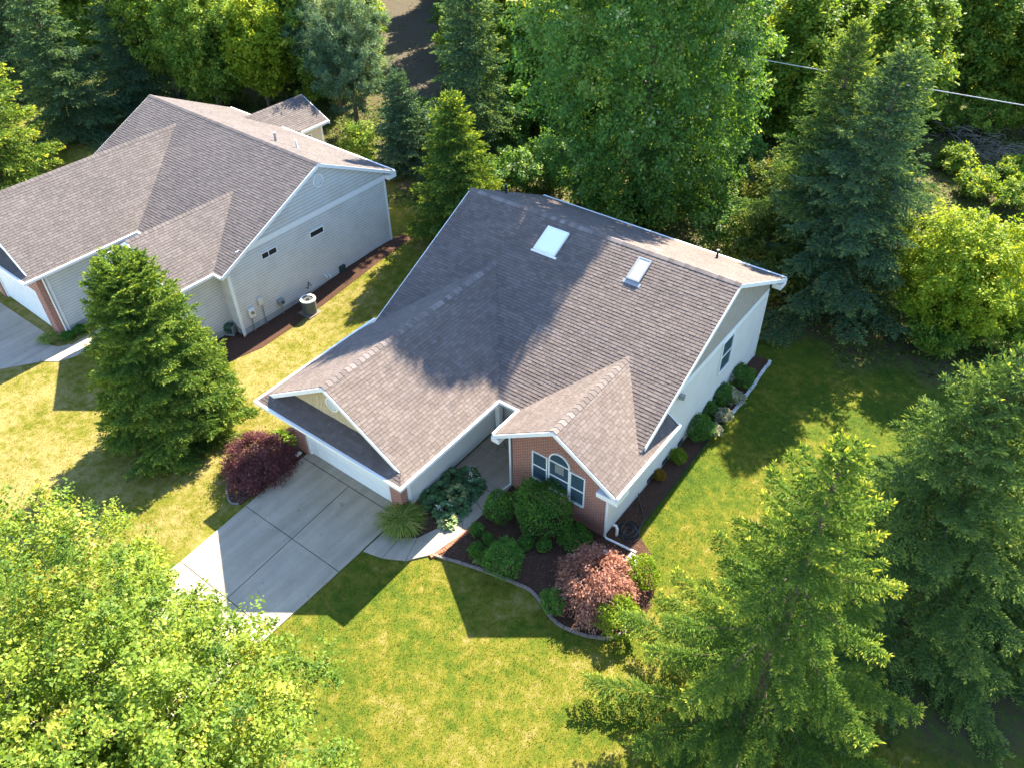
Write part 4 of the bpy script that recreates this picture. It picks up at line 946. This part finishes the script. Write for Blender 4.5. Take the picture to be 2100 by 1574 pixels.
dec((370, 205), 11.5, 3.6, 'leafy tree beside the dark spruce behind the siding house', L_wood, 28)
dec((745, 345), 3.4, 1.5, 'small sunlit bush below the large pine', L_wood, 29, 'woodland_bush', zb=.2, nclump=90, per=60, leaf=.16, clump_r=.4, limbs=8, trunk_r=.05)
dec((890, 320), 3.6, 1.5, 'pale small bush between the fir and the young spruce', L_pine, 30, 'woodland_bush', zb=.2, nclump=90, per=60, leaf=.18, clump_r=.4, limbs=8, trunk_r=.05)
# understory between the maple and the big spruces
US = [((1540, 560), 4.2, 1.9, 'scrubby brown green bush between the maple and the tall spruces'), ((1470, 515), 3.6, 1.8, 'dark bush at the right foot of the huge maple'), ((1600, 610), 3.2, 1.6, 'thin bush against the foot of the tall spruces'),
      ((1200, 425), 3.0, 1.7, 'dark bush below the left side of the huge maple'), ((1330, 450), 2.6, 1.7, 'low shaded bush right under the huge maple'), ((1060, 400), 3.4, 1.8, 'dark bush between the tall dark spruce and the huge maple')]
US += [((1420, 400), 3.4, 2.0, 'leafy bush behind the huge maple trunk on its right'), ((1560, 450), 4.0, 2.0, 'taller bush between the huge maple and the tall spruces, farther back'), ((1620, 400), 3.8, 2.0, 'bush behind the tall spruce pair, left side'),
       ((1500, 380), 4.2, 2.2, 'pale bush right of the huge maple, deep in the woods'), ((1640, 540), 3.0, 1.5, 'bush at the foot between the two tall spruces'), ((1130, 380), 3.6, 1.9, 'bush left of the huge maple, farther back'), ((1040, 330), 4.5, 2.0, 'bush just right of the tall dark spruce'), ((880, 260), 2.2, 1.4, 'low bush at the near end of the brown clearing'), ((930, 120), 5.5, 2.4, 'dark tangled bush at the right side of the brown clearing'), ((1000, 420), 3.2, 1.6, 'bush behind the roof corner beside the young bushy spruce')]
for k, (px, h, r, lab) in enumerate(US): dec(px, h, r, lab, L_cover if k in (0, 2, 7) else L_big, 40+k, 'woodland_bush', zb=.2, nclump=110, per=55, leaf=.17, clump_r=.42, limbs=14, trunk_r=.05, shell=.5)
US2 = [((1905, 720), 2.2, 1.5, 'small bush at the left foot of the yellow green tree'), ((2000, 620), 4.5, 2.6, 'darker leafy bush behind the yellow green tree'), ((1980, 700), 3.0, 2.0, 'green bush filling the foot of the yellow green tree'), ((2080, 720), 3.4, 2.2, 'leafy bush at the right edge below the yellow green tree')]
for k, (px, h, r, lab) in enumerate(US2): dec(px, h, r, lab, L_wood, 60+k, 'woodland_bush', zb=.15, nclump=130, per=60, leaf=.16, clump_r=.42, limbs=10, trunk_r=.05)
# the woods behind: four kinds, copied
rgw = random.Random(8)
protos = []
for k in range(4):
    e = empty('woodland_tree', (0, 0, 0), None, 'tree', 'leafy trees of the woods behind the houses')
    leafy_tree(e, 11, 3.4, 1.0, L_wood, M_bark, 70+k, nclump=400, per=62, leaf=.26, trunk_r=.16, limbs=14, clump_r=.7, lump=.40, shoot=.8, ratio=.6, prof=[(0, .5), (.15, .85), (.4, 1), (.7, .8), (.9, .5), (1, .15)]); protos.append(e)
used = [False]*4
def wood_tree(x, y, h):
    k = rgw.randrange(4); s = h/11; w = s*rgw.uniform(.9, 1.2); loc = at(x, y)
    lab = 'leafy tree in the dense woods along the top of the view'
    if not used[k]:
        used[k] = True; o = protos[k]; o.location = loc; o.rotation_euler = (0, 0, rgw.random()*6.28); o.scale = (w, w, s); tag(o, lab)
    else: copy_tree(protos[k], loc, rgw.random()*6.28, (w, w, s), lab)
def pix(P):
    v = np.array(P, float)-CAM; w = v@FW; return 1050+FPX*(v@RT)/w, 787-FPX*(v@UP)/w
yy = 23.0
while yy < 88:
    xx = -95.0
    while xx < 30:
        x = xx+rgw.uniform(-1.8, 1.8); y = yy+rgw.uniform(-1.8, 1.8); h = rgw.uniform(8.5, 12.5); xx += 4.8
        bx_, by_ = pix((x, y, 0)); tx_, ty_ = pix((x, y, h*.55)); ex, ey = pix((x, y, h))
        if not (-140 < bx_ < 2250) or by_ < -330 or by_ > 335: continue
        if 740 < tx_ < 930 and by_ < 260 and by_ > -60: continue                     # the clearing behind the pines
        if 1900 < bx_ and by_ > 140: continue                                         # open scrub at right
        if bx_ < 1000 and by_ > 215: continue
        if 950 < bx_ < 1640 and by_ > 300: continue
        if bx_ < 420 and by_ > 120: continue
        if math.hypot(x+7.4, y-26.4) < 6: continue
        wood_tree(x, y, h)
    yy += 4.6
for q, h in (((1700, 275), 9), ((1960, 225), 10.5), ((2075, 235), 10), ((1890, 205), 11), ((2150, 290), 9)):
    p = un(*q); wood_tree(p[0], p[1], h)
# brush pile and scrub at the right
p = un(2030, 318); b = MB(); R_ = random.Random(6)
for i in range(420):
    q = np.array([R_.gauss(0, 3.0), R_.gauss(0, 1.0), abs(R_.gauss(.25, .35))]); a = R_.random()*6.28; l = R_.uniform(.5, 1.6); d = np.array([math.cos(a)*l, math.sin(a)*l, R_.uniform(-.2, .45)*l])
    b.tube([q, q+d*.5+(0, 0, .06), q+d], [.022, .016, .005], 4, False)
o = b.build('brush_pile', M_dead); o.location = (p[0], p[1], float(gz(p[0], p[1]))); o.rotation_euler = (0, 0, -.6); tag(o, 'pile of bare grey brushwood in the scrub at the right edge', 'brush pile')
SCR = [((1990, 400), 1.6, 1.4), ((2070, 430), 2.0, 1.7), ((1950, 350), 1.8, 1.3), ((2085, 370), 1.5, 1.6), ((2010, 280), 3.2, 1.8), ((2090, 275), 3.4, 2.0), ((1930, 270), 3.0, 1.7)]
SL = ['low scrub bush left of the open patch at the right edge', 'low scrub bush above the yellow green tree', 'scrub bush beside the top of the blue green spruce', 'scrub bush below the brush pile at the edge', 'bush just behind the brush pile', 'bush behind the right end of the brush pile', 'bush behind the left end of the brush pile']
for k, ((px, h, r), lab) in enumerate(zip(SCR, SL)): dec(px, h, r, lab, L_wood, 90+k, 'woodland_bush', zb=.1, nclump=80, per=60, leaf=.18, clump_r=.4, limbs=8, trunk_r=.04)
# bare earth of the clearing behind the pines
cp = [un(*q) for q in ((745, -60), (870, -60), (900, 30), (915, 120), (905, 195), (850, 232), (800, 205), (790, 120), (770, 40))]
b = MB(); cc = sum(cp)/len(cp)
for i in range(len(cp)):
    p_, q_ = cp[i], cp[(i+1) % len(cp)]; b.face([(*cc[:2], float(gz(*cc[:2]))+.03), (*p_[:2], float(gz(*p_[:2]))+.03), (*q_[:2], float(gz(*q_[:2]))+.03)])
o = b.build('dirt_clearing', mulch_mat('bare dry earth', [(0.3, (0.06, 0.052, 0.038)), (0.55, (0.105, 0.088, 0.064)), (0.8, (0.20, 0.165, 0.125))])); tag(o, kind='structure')
CLEAR = [tuple(q[:2]) for q in cp]
# power cable
def cable(name, p, q, sag, label):
    b = MB(); p, q = np.array(p), np.array(q); pts = [p+(q-p)*t-np.array([0, 0, sag*4*t*(1-t)]) for t in np.linspace(0, 1, 25)]
    b.tube(pts, .024, 6); return tag(b.build(name, M_wire), label, 'cable')
a, c_ = un(1600, 120, 7.0), un(2100, 205, 7.0); d = c_-a
cable('power_cable', a-d*1.2, c_+d*1.5, .3, 'pale overhead cable crossing the woods at upper right')

# ------------------------------------------------------------------ shrubs and flowers
def sh(px, r, m, label, seed, **kw):
    p = un(*px); return shrub('round_shrub', (p[0], p[1], .015), r, m, label, seed=seed, **kw)
# (pixel of the foot, radius)
sh((1112, 1072), 1.30, L_box, 'largest round green bush in front of the arched window', 1, leaf=.085)
sh((1022, 1062), .66, L_box, 'upright green bush at the left end of the brick front', 2, sz=1.15)
sh((1034, 1165), .84, L_box, 'second largest round bush near the front edge of the bed', 3, leaf=.08)
sh((978, 1138), .36, L_box, 'small round bush left of the second largest one, by the walk', 4, group='small round bushes in the front bed')
sh((1078, 1122), .35, L_box, 'small round bush in the row below the largest bush, left one', 5, group='small round bushes in the front bed')
sh((1116, 1126), .33, L_box, 'small round bush in the row below the largest bush, right one', 6, group='small round bushes in the front bed')
sh((1176, 1112), .72, L_box, 'low spreading bush below the right part of the window', 7, sz=.6, lump=.25)
sh((978, 1097), .30, L_box, 'tiny upright bush at the bend of the walk', 8, sz=1.2)
sh((1001, 1112), .26, L_box, 'tiny shaded plant between the walk bend and the second largest bush', 9, sz=1.0)
sh((1311, 1192), .74, L_lime, 'sunny lime green bush beside the end of the white drain pipes', 10, leaf=.085)
sh((1138, 1246), .56, L_box, 'green bush on the left of the pink maple near the edging', 11)
sh((1268, 1285), .86, L_lime, 'lime green bush at the front corner of the bed under the broad spruce', 12, leaf=.085, lump=.25)
sh((1519, 790), .68, L_box, 'rearmost round bush under the right wall window', 13)
sh((1474, 826), .66, L_box, 'second round bush from the back along the right wall', 14)
sh((1450, 852), .50, L_box, 'small round bush between the two middle bushes on the right wall', 15)
sh((1430, 895), .70, L_box, 'frontmost round bush of the dark row along the right wall', 16)
sh((1389, 945), .40, L_lime, 'small lone lime ball in the side bed beyond the dark row', 17, leaf=.065)
sh((1351, 982), .29, L_amber, 'little amber tinted ball in the side bed', 18, leaf=.06)
def vari(px, r, label, seed):
    p = un(*px); shrub('variegated_shrub', (p[0], p[1], .015), r, L_vari, label, seed=seed, leaf=.09, n=1500, lump=.3, group='cream variegated shrubs beside the right wall')
vari((1503, 826), .50, 'cream variegated shrub before the second bush from the back', 31); vari((1481, 864), .42, 'cream variegated shrub before the small middle bush', 32); vari((1461, 893), .38, 'cream variegated shrub before the frontmost dark bush', 33)
def weeping(name, p, r, h, m, label, seed, leaf, n):
    "a low mound of cascading fine leaves on short crooked limbs"
    rg = np.random.default_rng(seed); t = empty(name, p, label, 'tree'); nc = 150
    th = rg.uniform(0, 2*math.pi, nc); rr = r*np.sqrt(rg.uniform(0.02, 1, nc)); z = h*np.sqrt(np.clip(1-(rr/r)**2*.85, 0, 1))*rg.uniform(.72, 1.05, nc)
    P = np.stack([rr*np.cos(th), rr*np.sin(th), z], 1); cl = np.repeat(np.arange(nc), n//nc); k = len(cl)
    out = unit(P*np.array([1, 1, 0.15]))[cl]; u = rg.uniform(0, 1, k)
    Q = P[cl]+rg.normal(size=(k, 3))*np.array([.13, .13, .07])*r*.75+out*(u*.35*r)[:, None]*.6; Q[:, 2] -= (u**2)*h*.45; Q[:, 2] = np.maximum(Q[:, 2], .06)
    D = unit(out*.7+np.array([0, 0, -.55])+rg.normal(size=(k, 3))*.45); Nn = unit(np.array([0, 0, .8])+out*.6+rg.normal(size=(k, 3))*.5)
    s = leaf*rg.uniform(.6, 1.4, k); var = .45+.16*rg.normal(size=nc)[cl]+.18*rg.normal(size=k)
    cards_obj('crown', cards(Q, D, Nn, s, s*.42, .05), var, m, t)
    b = MB(); R_ = random.Random(seed)
    b.tube([(0, 0, -.1), (.05, .02, h*.3), (.0, .05, h*.55)], [.09, .07, .05], 8)
    for i in range(16):
        q = P[R_.randrange(nc)]; b.tube([(.0, .05, h*.45), (q[0]*.5, q[1]*.5, h*.7), tuple(q)], [.035, .022, .006], 5, False)
    b.build('trunk', M_bark, t, True); return t
p = un(1218, 1216); weeping('japanese_maple', (p[0], p[1], .01), 1.28, 1.75, L_redP, 'pink red japanese maple in the front bed, half in sun', 5, .105, 15000)
p = un(534, 962); weeping('japanese_maple', at(p[0], p[1]), 1.25, 1.7, L_redD, 'dark purple red japanese maple left of the garage door', 6, .095, 15000)
def hosta(px, r, m, label, seed, n=34, group=None, z=.02):
    rg = np.random.default_rng(seed); p = un(*px); t = empty('hosta_plant', (p[0], p[1], z if p[0] > -8.9 else float(gz(p[0], p[1]))), label, 'plant', group)
    th = np.arange(n)*2.39996+rg.uniform(-.3, .3, n); q = np.sqrt((np.arange(n)+.6)/n); el = np.radians(68-62*q+rg.normal(size=n)*6)
    L = r*(.45+.30*q)*rg.uniform(.85, 1.15, n); W_ = L*.70
    base = np.stack([np.cos(th)*r*q*.52, np.sin(th)*r*q*.52, r*(.62-.36*q)], 1)
    D = np.stack([np.cos(th)*np.cos(el), np.sin(th)*np.cos(el), np.sin(el)-.35], 1); D = unit(D); S_ = np.stack([-np.sin(th), np.cos(th), 0*th], 1); U_ = np.cross(D, S_)*-1
    Q = []; var = []
    for i in range(n):           # each leaf: a cupped blade in six facets
        a, d, s_, u_ = base[i], D[i], S_[i], np.cross(D[i], S_[i]); l, w = L[i], W_[i]
        mid = [a, a+d*l*.35-u_*l*.05, a+d*l*.72-u_*l*.05, a+d*l-np.array([0, 0, l*.16])]
        ed = [(0.0, 0.0), (.5, .06), (.36, .06), (0, 0)]; vv = rg.uniform(0, 1)
        for sg in (1, -1):
            e = [mid[j]+s_*sg*w*ed[j][0]+u_*l*ed[j][1]*1.2*(-1 if u_[2] < 0 else 1) for j in range(4)]
            Q += [[mid[0], mid[1], e[1], e[1]], [mid[1], mid[2], e[2], e[1]], [mid[2], mid[3], e[2], e[2]]]; var += [vv*.6, vv*.6+.1, vv*.6+.05]
    Q = np.array(Q); var = np.array(var)
    if m is L_hostV: var = var+np.tile([.1, .35, .1], len(var)//3)
    o = cards_obj('leaves', Q, var, m, t)
    return t
def flowers(t, k, r, h, seed):
    rg = np.random.default_rng(seed); n = 12*k; c = np.repeat(rg.uniform(-r, r, (k, 3))*np.array([1, 1, 0])+np.array([0, 0, h]), 12, 0)
    P = c+rg.normal(size=(n, 3))*np.array([.06, .06, .10]); cards_obj('flower', cards(P, rg.normal(size=(n, 3)), rg.normal(size=(n, 3)), .06*rg.uniform(.7, 1.2, n), .035), rg.random(n), L_flow, t)
HO = [((930, 985), .46, 0), ((960, 980), .44, 1), ((905, 1010), .46, 0), ((937, 1018), .46, 2), ((890, 1038), .44, 0), ((912, 1052), .44, 1), ((945, 1043), .42, 0), ((975, 1000), .40, 1), ((880, 1020), .36, 0), ((920, 1072), .40, 2), ((965, 1018), .36, 0)]
HL = ['dark hosta against the garage wall nearest the porch', 'hosta with white blooms at the porch end of the clump', 'dark hosta against the middle of the garage wall', 'cream edged hosta in the middle of the clump', 'large dark hosta next to the ornamental grass', 'hosta with pale blooms near the front of the clump', 'dark hosta by the walk in the middle of the clump', 'hosta with white blooms overhanging the walk at the porch end', 'small dark hosta against the garage corner', 'cream edged hosta at the front end of the clump by the walk', 'small dark hosta by the walk near the porch end']
for k, ((px, r, kind), lab) in enumerate(zip(HO, HL)):
    t = hosta(px, r*1.12, L_hostV if kind == 2 else L_host, lab, 100+k, group='hostas along the garage wall')
    if kind == 1: flowers(t, 3, r*.6, r*1.15, k)
hosta((572, 896), .42, L_lime, 'yellow green hosta behind the dark red maple at the garage corner', 130); hosta((598, 905), .34, L_lime, 'small yellow green hosta touching the left brick pillar', 131, n=24)
def ornamental(px, r, h, label, seed, n=900, z=.02, m=None):
    rg = np.random.default_rng(seed); p = un(*px); t = empty('ornamental_grass', (p[0], p[1], z if p[0] > -8.9 else float(gz(p[0], p[1]))), label, 'grass clump')
    th = rg.uniform(0, 2*math.pi, n); b = rg.normal(size=(n, 2))*r*.14; reach = r*rg.uniform(.25, 1.05, n); hh = h*rg.uniform(.6, 1.1, n)
    H_ = np.stack([np.cos(th), np.sin(th)], 1); S_ = np.stack([-np.sin(th), np.cos(th), 0*th], 1)
    def pt(s): return np.concatenate([b+H_*(reach*s**1.6)[:, None], (hh*(1.55*s-1.05*s**2.4))[:, None]], 1)
    Q = []; st_ = [0, .3, .6, .85, 1.0]; wd = [.010, .013, .012, .008, .002]
    for i in range(4):
        a, c2 = pt(np.full(n, st_[i])), pt(np.full(n, st_[i+1])); Q.append(np.stack([a-S_*wd[i], a+S_*wd[i], c2+S_*wd[i+1], c2-S_*wd[i+1]], 1))
    v = np.clip(rg.normal(.45, .25, n), 0, 1); cards_obj('blades', np.concatenate(Q), np.tile(v, 4), m or L_gras, t); return t
ornamental((826, 1078), 1.02, .78, 'fountain of green ornamental grass at the right garage pillar', 1, 1500)
ornamental((102, 700), .65, .55, 'small ornamental grass at the neighbour garage pillar', 2, 500); ornamental((1209, 1278), .32, .30, 'thin yellow grass tuft under the pink maple at the front edging', 3, 90); ornamental((978, 1153), .24, .2, 'tiny yellow tuft below the small round bush near the walk', 4, 60)
for k, (px, lab) in enumerate((((140, 694), 'low green ground plant beside the neighbour garage wall'), ((165, 680), 'low green ground plant farther along the neighbour garage wall'))):
    p = un(*px); shrub('low_shrub', at(p[0], p[1]), .42, L_box, lab, seed=50+k, sz=.45)

# ------------------------------------------------------------------ loose ground cover
def inpoly(x, y, poly):
    c = np.zeros(len(x), bool); n = len(poly)
    for i in range(n):
        (x0, y0), (x1, y1) = poly[i], poly[(i+1) % n]
        c ^= ((y0 > y) != (y1 > y)) & (x < (x1-x0)*(y-y0)/(y1-y0+1e-12)+x0)
    return c
nrect = [tuple(nworld(q)[:2]) for q in ((-10.2, 11.5, 0), (-9.95, -5.5, 0), (-3.36, -5.5, 0), (-3.36, -.2, 0), (-1.3, -1.75, 0), (3.45, -1.75, 0), (4.3, .45, 0), (4.3, 11.5, 0))]
npix = lambda pix_: [tuple(un(*q)[:2]) for q in pix_]
solid = [bed1, bed2, bed3, [(-8.4, -13.6), (-2.7, -13.6), (-2.7, .2), (-8.4, .2)], [(-8.8, 0), (-2.7, 0), (-2.7, 4), (4.35, 3.7), (4.35, 17.4), (-8.4, 17.4)], WL+WR[::-1], nrect,
         npix([(-200, 575), (2, 622), (106, 692), (92, 703), (83, 742), (-40, 765), (-260, 850)]), npix([(92, 704), (118, 712), (150, 706), (196, 680), (240, 650), (262, 660), (240, 690), (196, 712), (150, 733), (118, 742), (84, 741)]),
         [tuple(nworld((4.3+w, y, 0))[:2]) for y, w in ((-1.9, 0), (-1.9, 1.0), (.4, 1.55), (2, 1.45), (4, 1.35), (6, 1.3), (8, 1.25), (10, 1.1), (12.4, 0.9), (12.2, 0))], [tuple(nworld(q)[:2]) for q in ((3.4, -3.5, 0), (4.6, -3.5, 0), (4.6, .45, 0), (3.4, .45, 0))]]
def vis(x, y, mg=40):
    v = np.stack([x, y, np.zeros_like(x)], 1)-CAM; w = v@FW; a = 1050+FPX*(v@RT)/w; c = 787-FPX*(v@UP)/w
    return (a > -mg) & (a < 2100+mg) & (c > -mg) & (c < 1574+mg)
def lawn():
    rg = np.random.default_rng(9); n = 620000; x = rg.uniform(-34, 21, n); y = rg.uniform(-16, 24, n); k = vis(x, y) & (rg.random(n) > woods(x, y)) & (rg.random(n) < np.clip(1.15-np.hypot(x-6, y+4)/55, .25, 1))
    ox, oy = x+rg.normal(0, .045, n), y+rg.normal(0, .045, n)
    for s in solid: k &= ~inpoly(ox, oy, s)
    x, y = x[k], y[k]; n = len(x); P = np.stack([x, y, gz(x, y)-.005], 1)
    D = unit(np.stack([rg.normal(0, .55, n), rg.normal(0, .55, n), np.ones(n)], 1)); Nn = unit(rg.normal(size=(n, 3))*np.array([1, 1, .1]))
    clump = .5+.35*np.sin(x*2.3+1.7*np.sin(y*1.9))*np.sin(y*2.6+1.3*np.sin(x*1.4))
    L = rg.uniform(.045, .085, n)*(.7+.6*clump)
    q = cards(P, D, Nn, L, .018); cards_obj('lawn_grass', q, rg.random(n)*.8+.2*clump, M_grass); tag(bpy.data.objects['lawn_grass'], 'short lawn grass with dry patches around both houses', 'grass', kind='stuff')
lawn()
def chips():
    rg = np.random.default_rng(10); Q = []
    for poly, zc, n in ((bed1, .02, 26000), (bed3, .016, 5000), (bed2, .02, 2500)):
        xs = [p[0] for p in poly]; ys = [p[1] for p in poly]; x = rg.uniform(min(xs), max(xs), n); y = rg.uniform(min(ys), max(ys), n); k = inpoly(x, y, poly); x, y = x[k], y[k]; m = len(x)
        P = np.stack([x, y, zc+rg.uniform(0, .03, m)], 1); D = unit(np.stack([rg.normal(size=m), rg.normal(size=m), rg.normal(0, .25, m)], 1)); Nn = unit(np.stack([rg.normal(0, .4, m), rg.normal(0, .4, m), np.ones(m)], 1))
        Q.append(cards(P, D, Nn, rg.uniform(.03, .09, m), rg.uniform(.012, .03, m)))
    cards_obj('bark_chips', np.concatenate(Q), rg.random(sum(len(q) for q in Q)), M_chip); tag(bpy.data.objects['bark_chips'], 'loose bark chips covering the planting beds', 'mulch', kind='stuff')
chips()
def cover():
    rg = np.random.default_rng(11); n = 620000; x = rg.uniform(-90, 30, n); y = rg.uniform(10, 80, n); k = vis(x, y) & (rg.random(n) < woods(x, y)*np.clip(.5+.8*np.sin(x*.7+np.sin(y*.5))*np.sin(y*.6+np.sin(x*.4)), np.where(x > -5, .45, .15), 1))
    k &= ~(inpoly(x, y, CLEAR) & (rg.random(n) < .93))
    x, y = x[k], y[k]; n = len(x); hgt = .1+.5*np.clip(np.sin(x*.9+2*np.sin(y*.45))*np.sin(y*.8), 0, 1)
    P = np.stack([x, y, gz(x, y)+rg.uniform(0, 1, n)**1.5*hgt], 1); D = unit(rg.normal(size=(n, 3))*np.array([1, 1, .4])); Nn = unit(np.stack([rg.normal(0, .6, n), rg.normal(0, .6, n), np.ones(n)], 1))
    cards_obj('woodland_undergrowth', cards(P, D, Nn, rg.uniform(.10, .26, n), rg.uniform(.06, .16, n), .08), np.clip(.4+.25*rg.normal(size=n)+.3*np.sin(x*.35)*np.cos(y*.3), 0, 1), L_cover); tag(bpy.data.objects['woodland_undergrowth'], 'low plants and litter under the trees', 'undergrowth', kind='stuff')
cover()
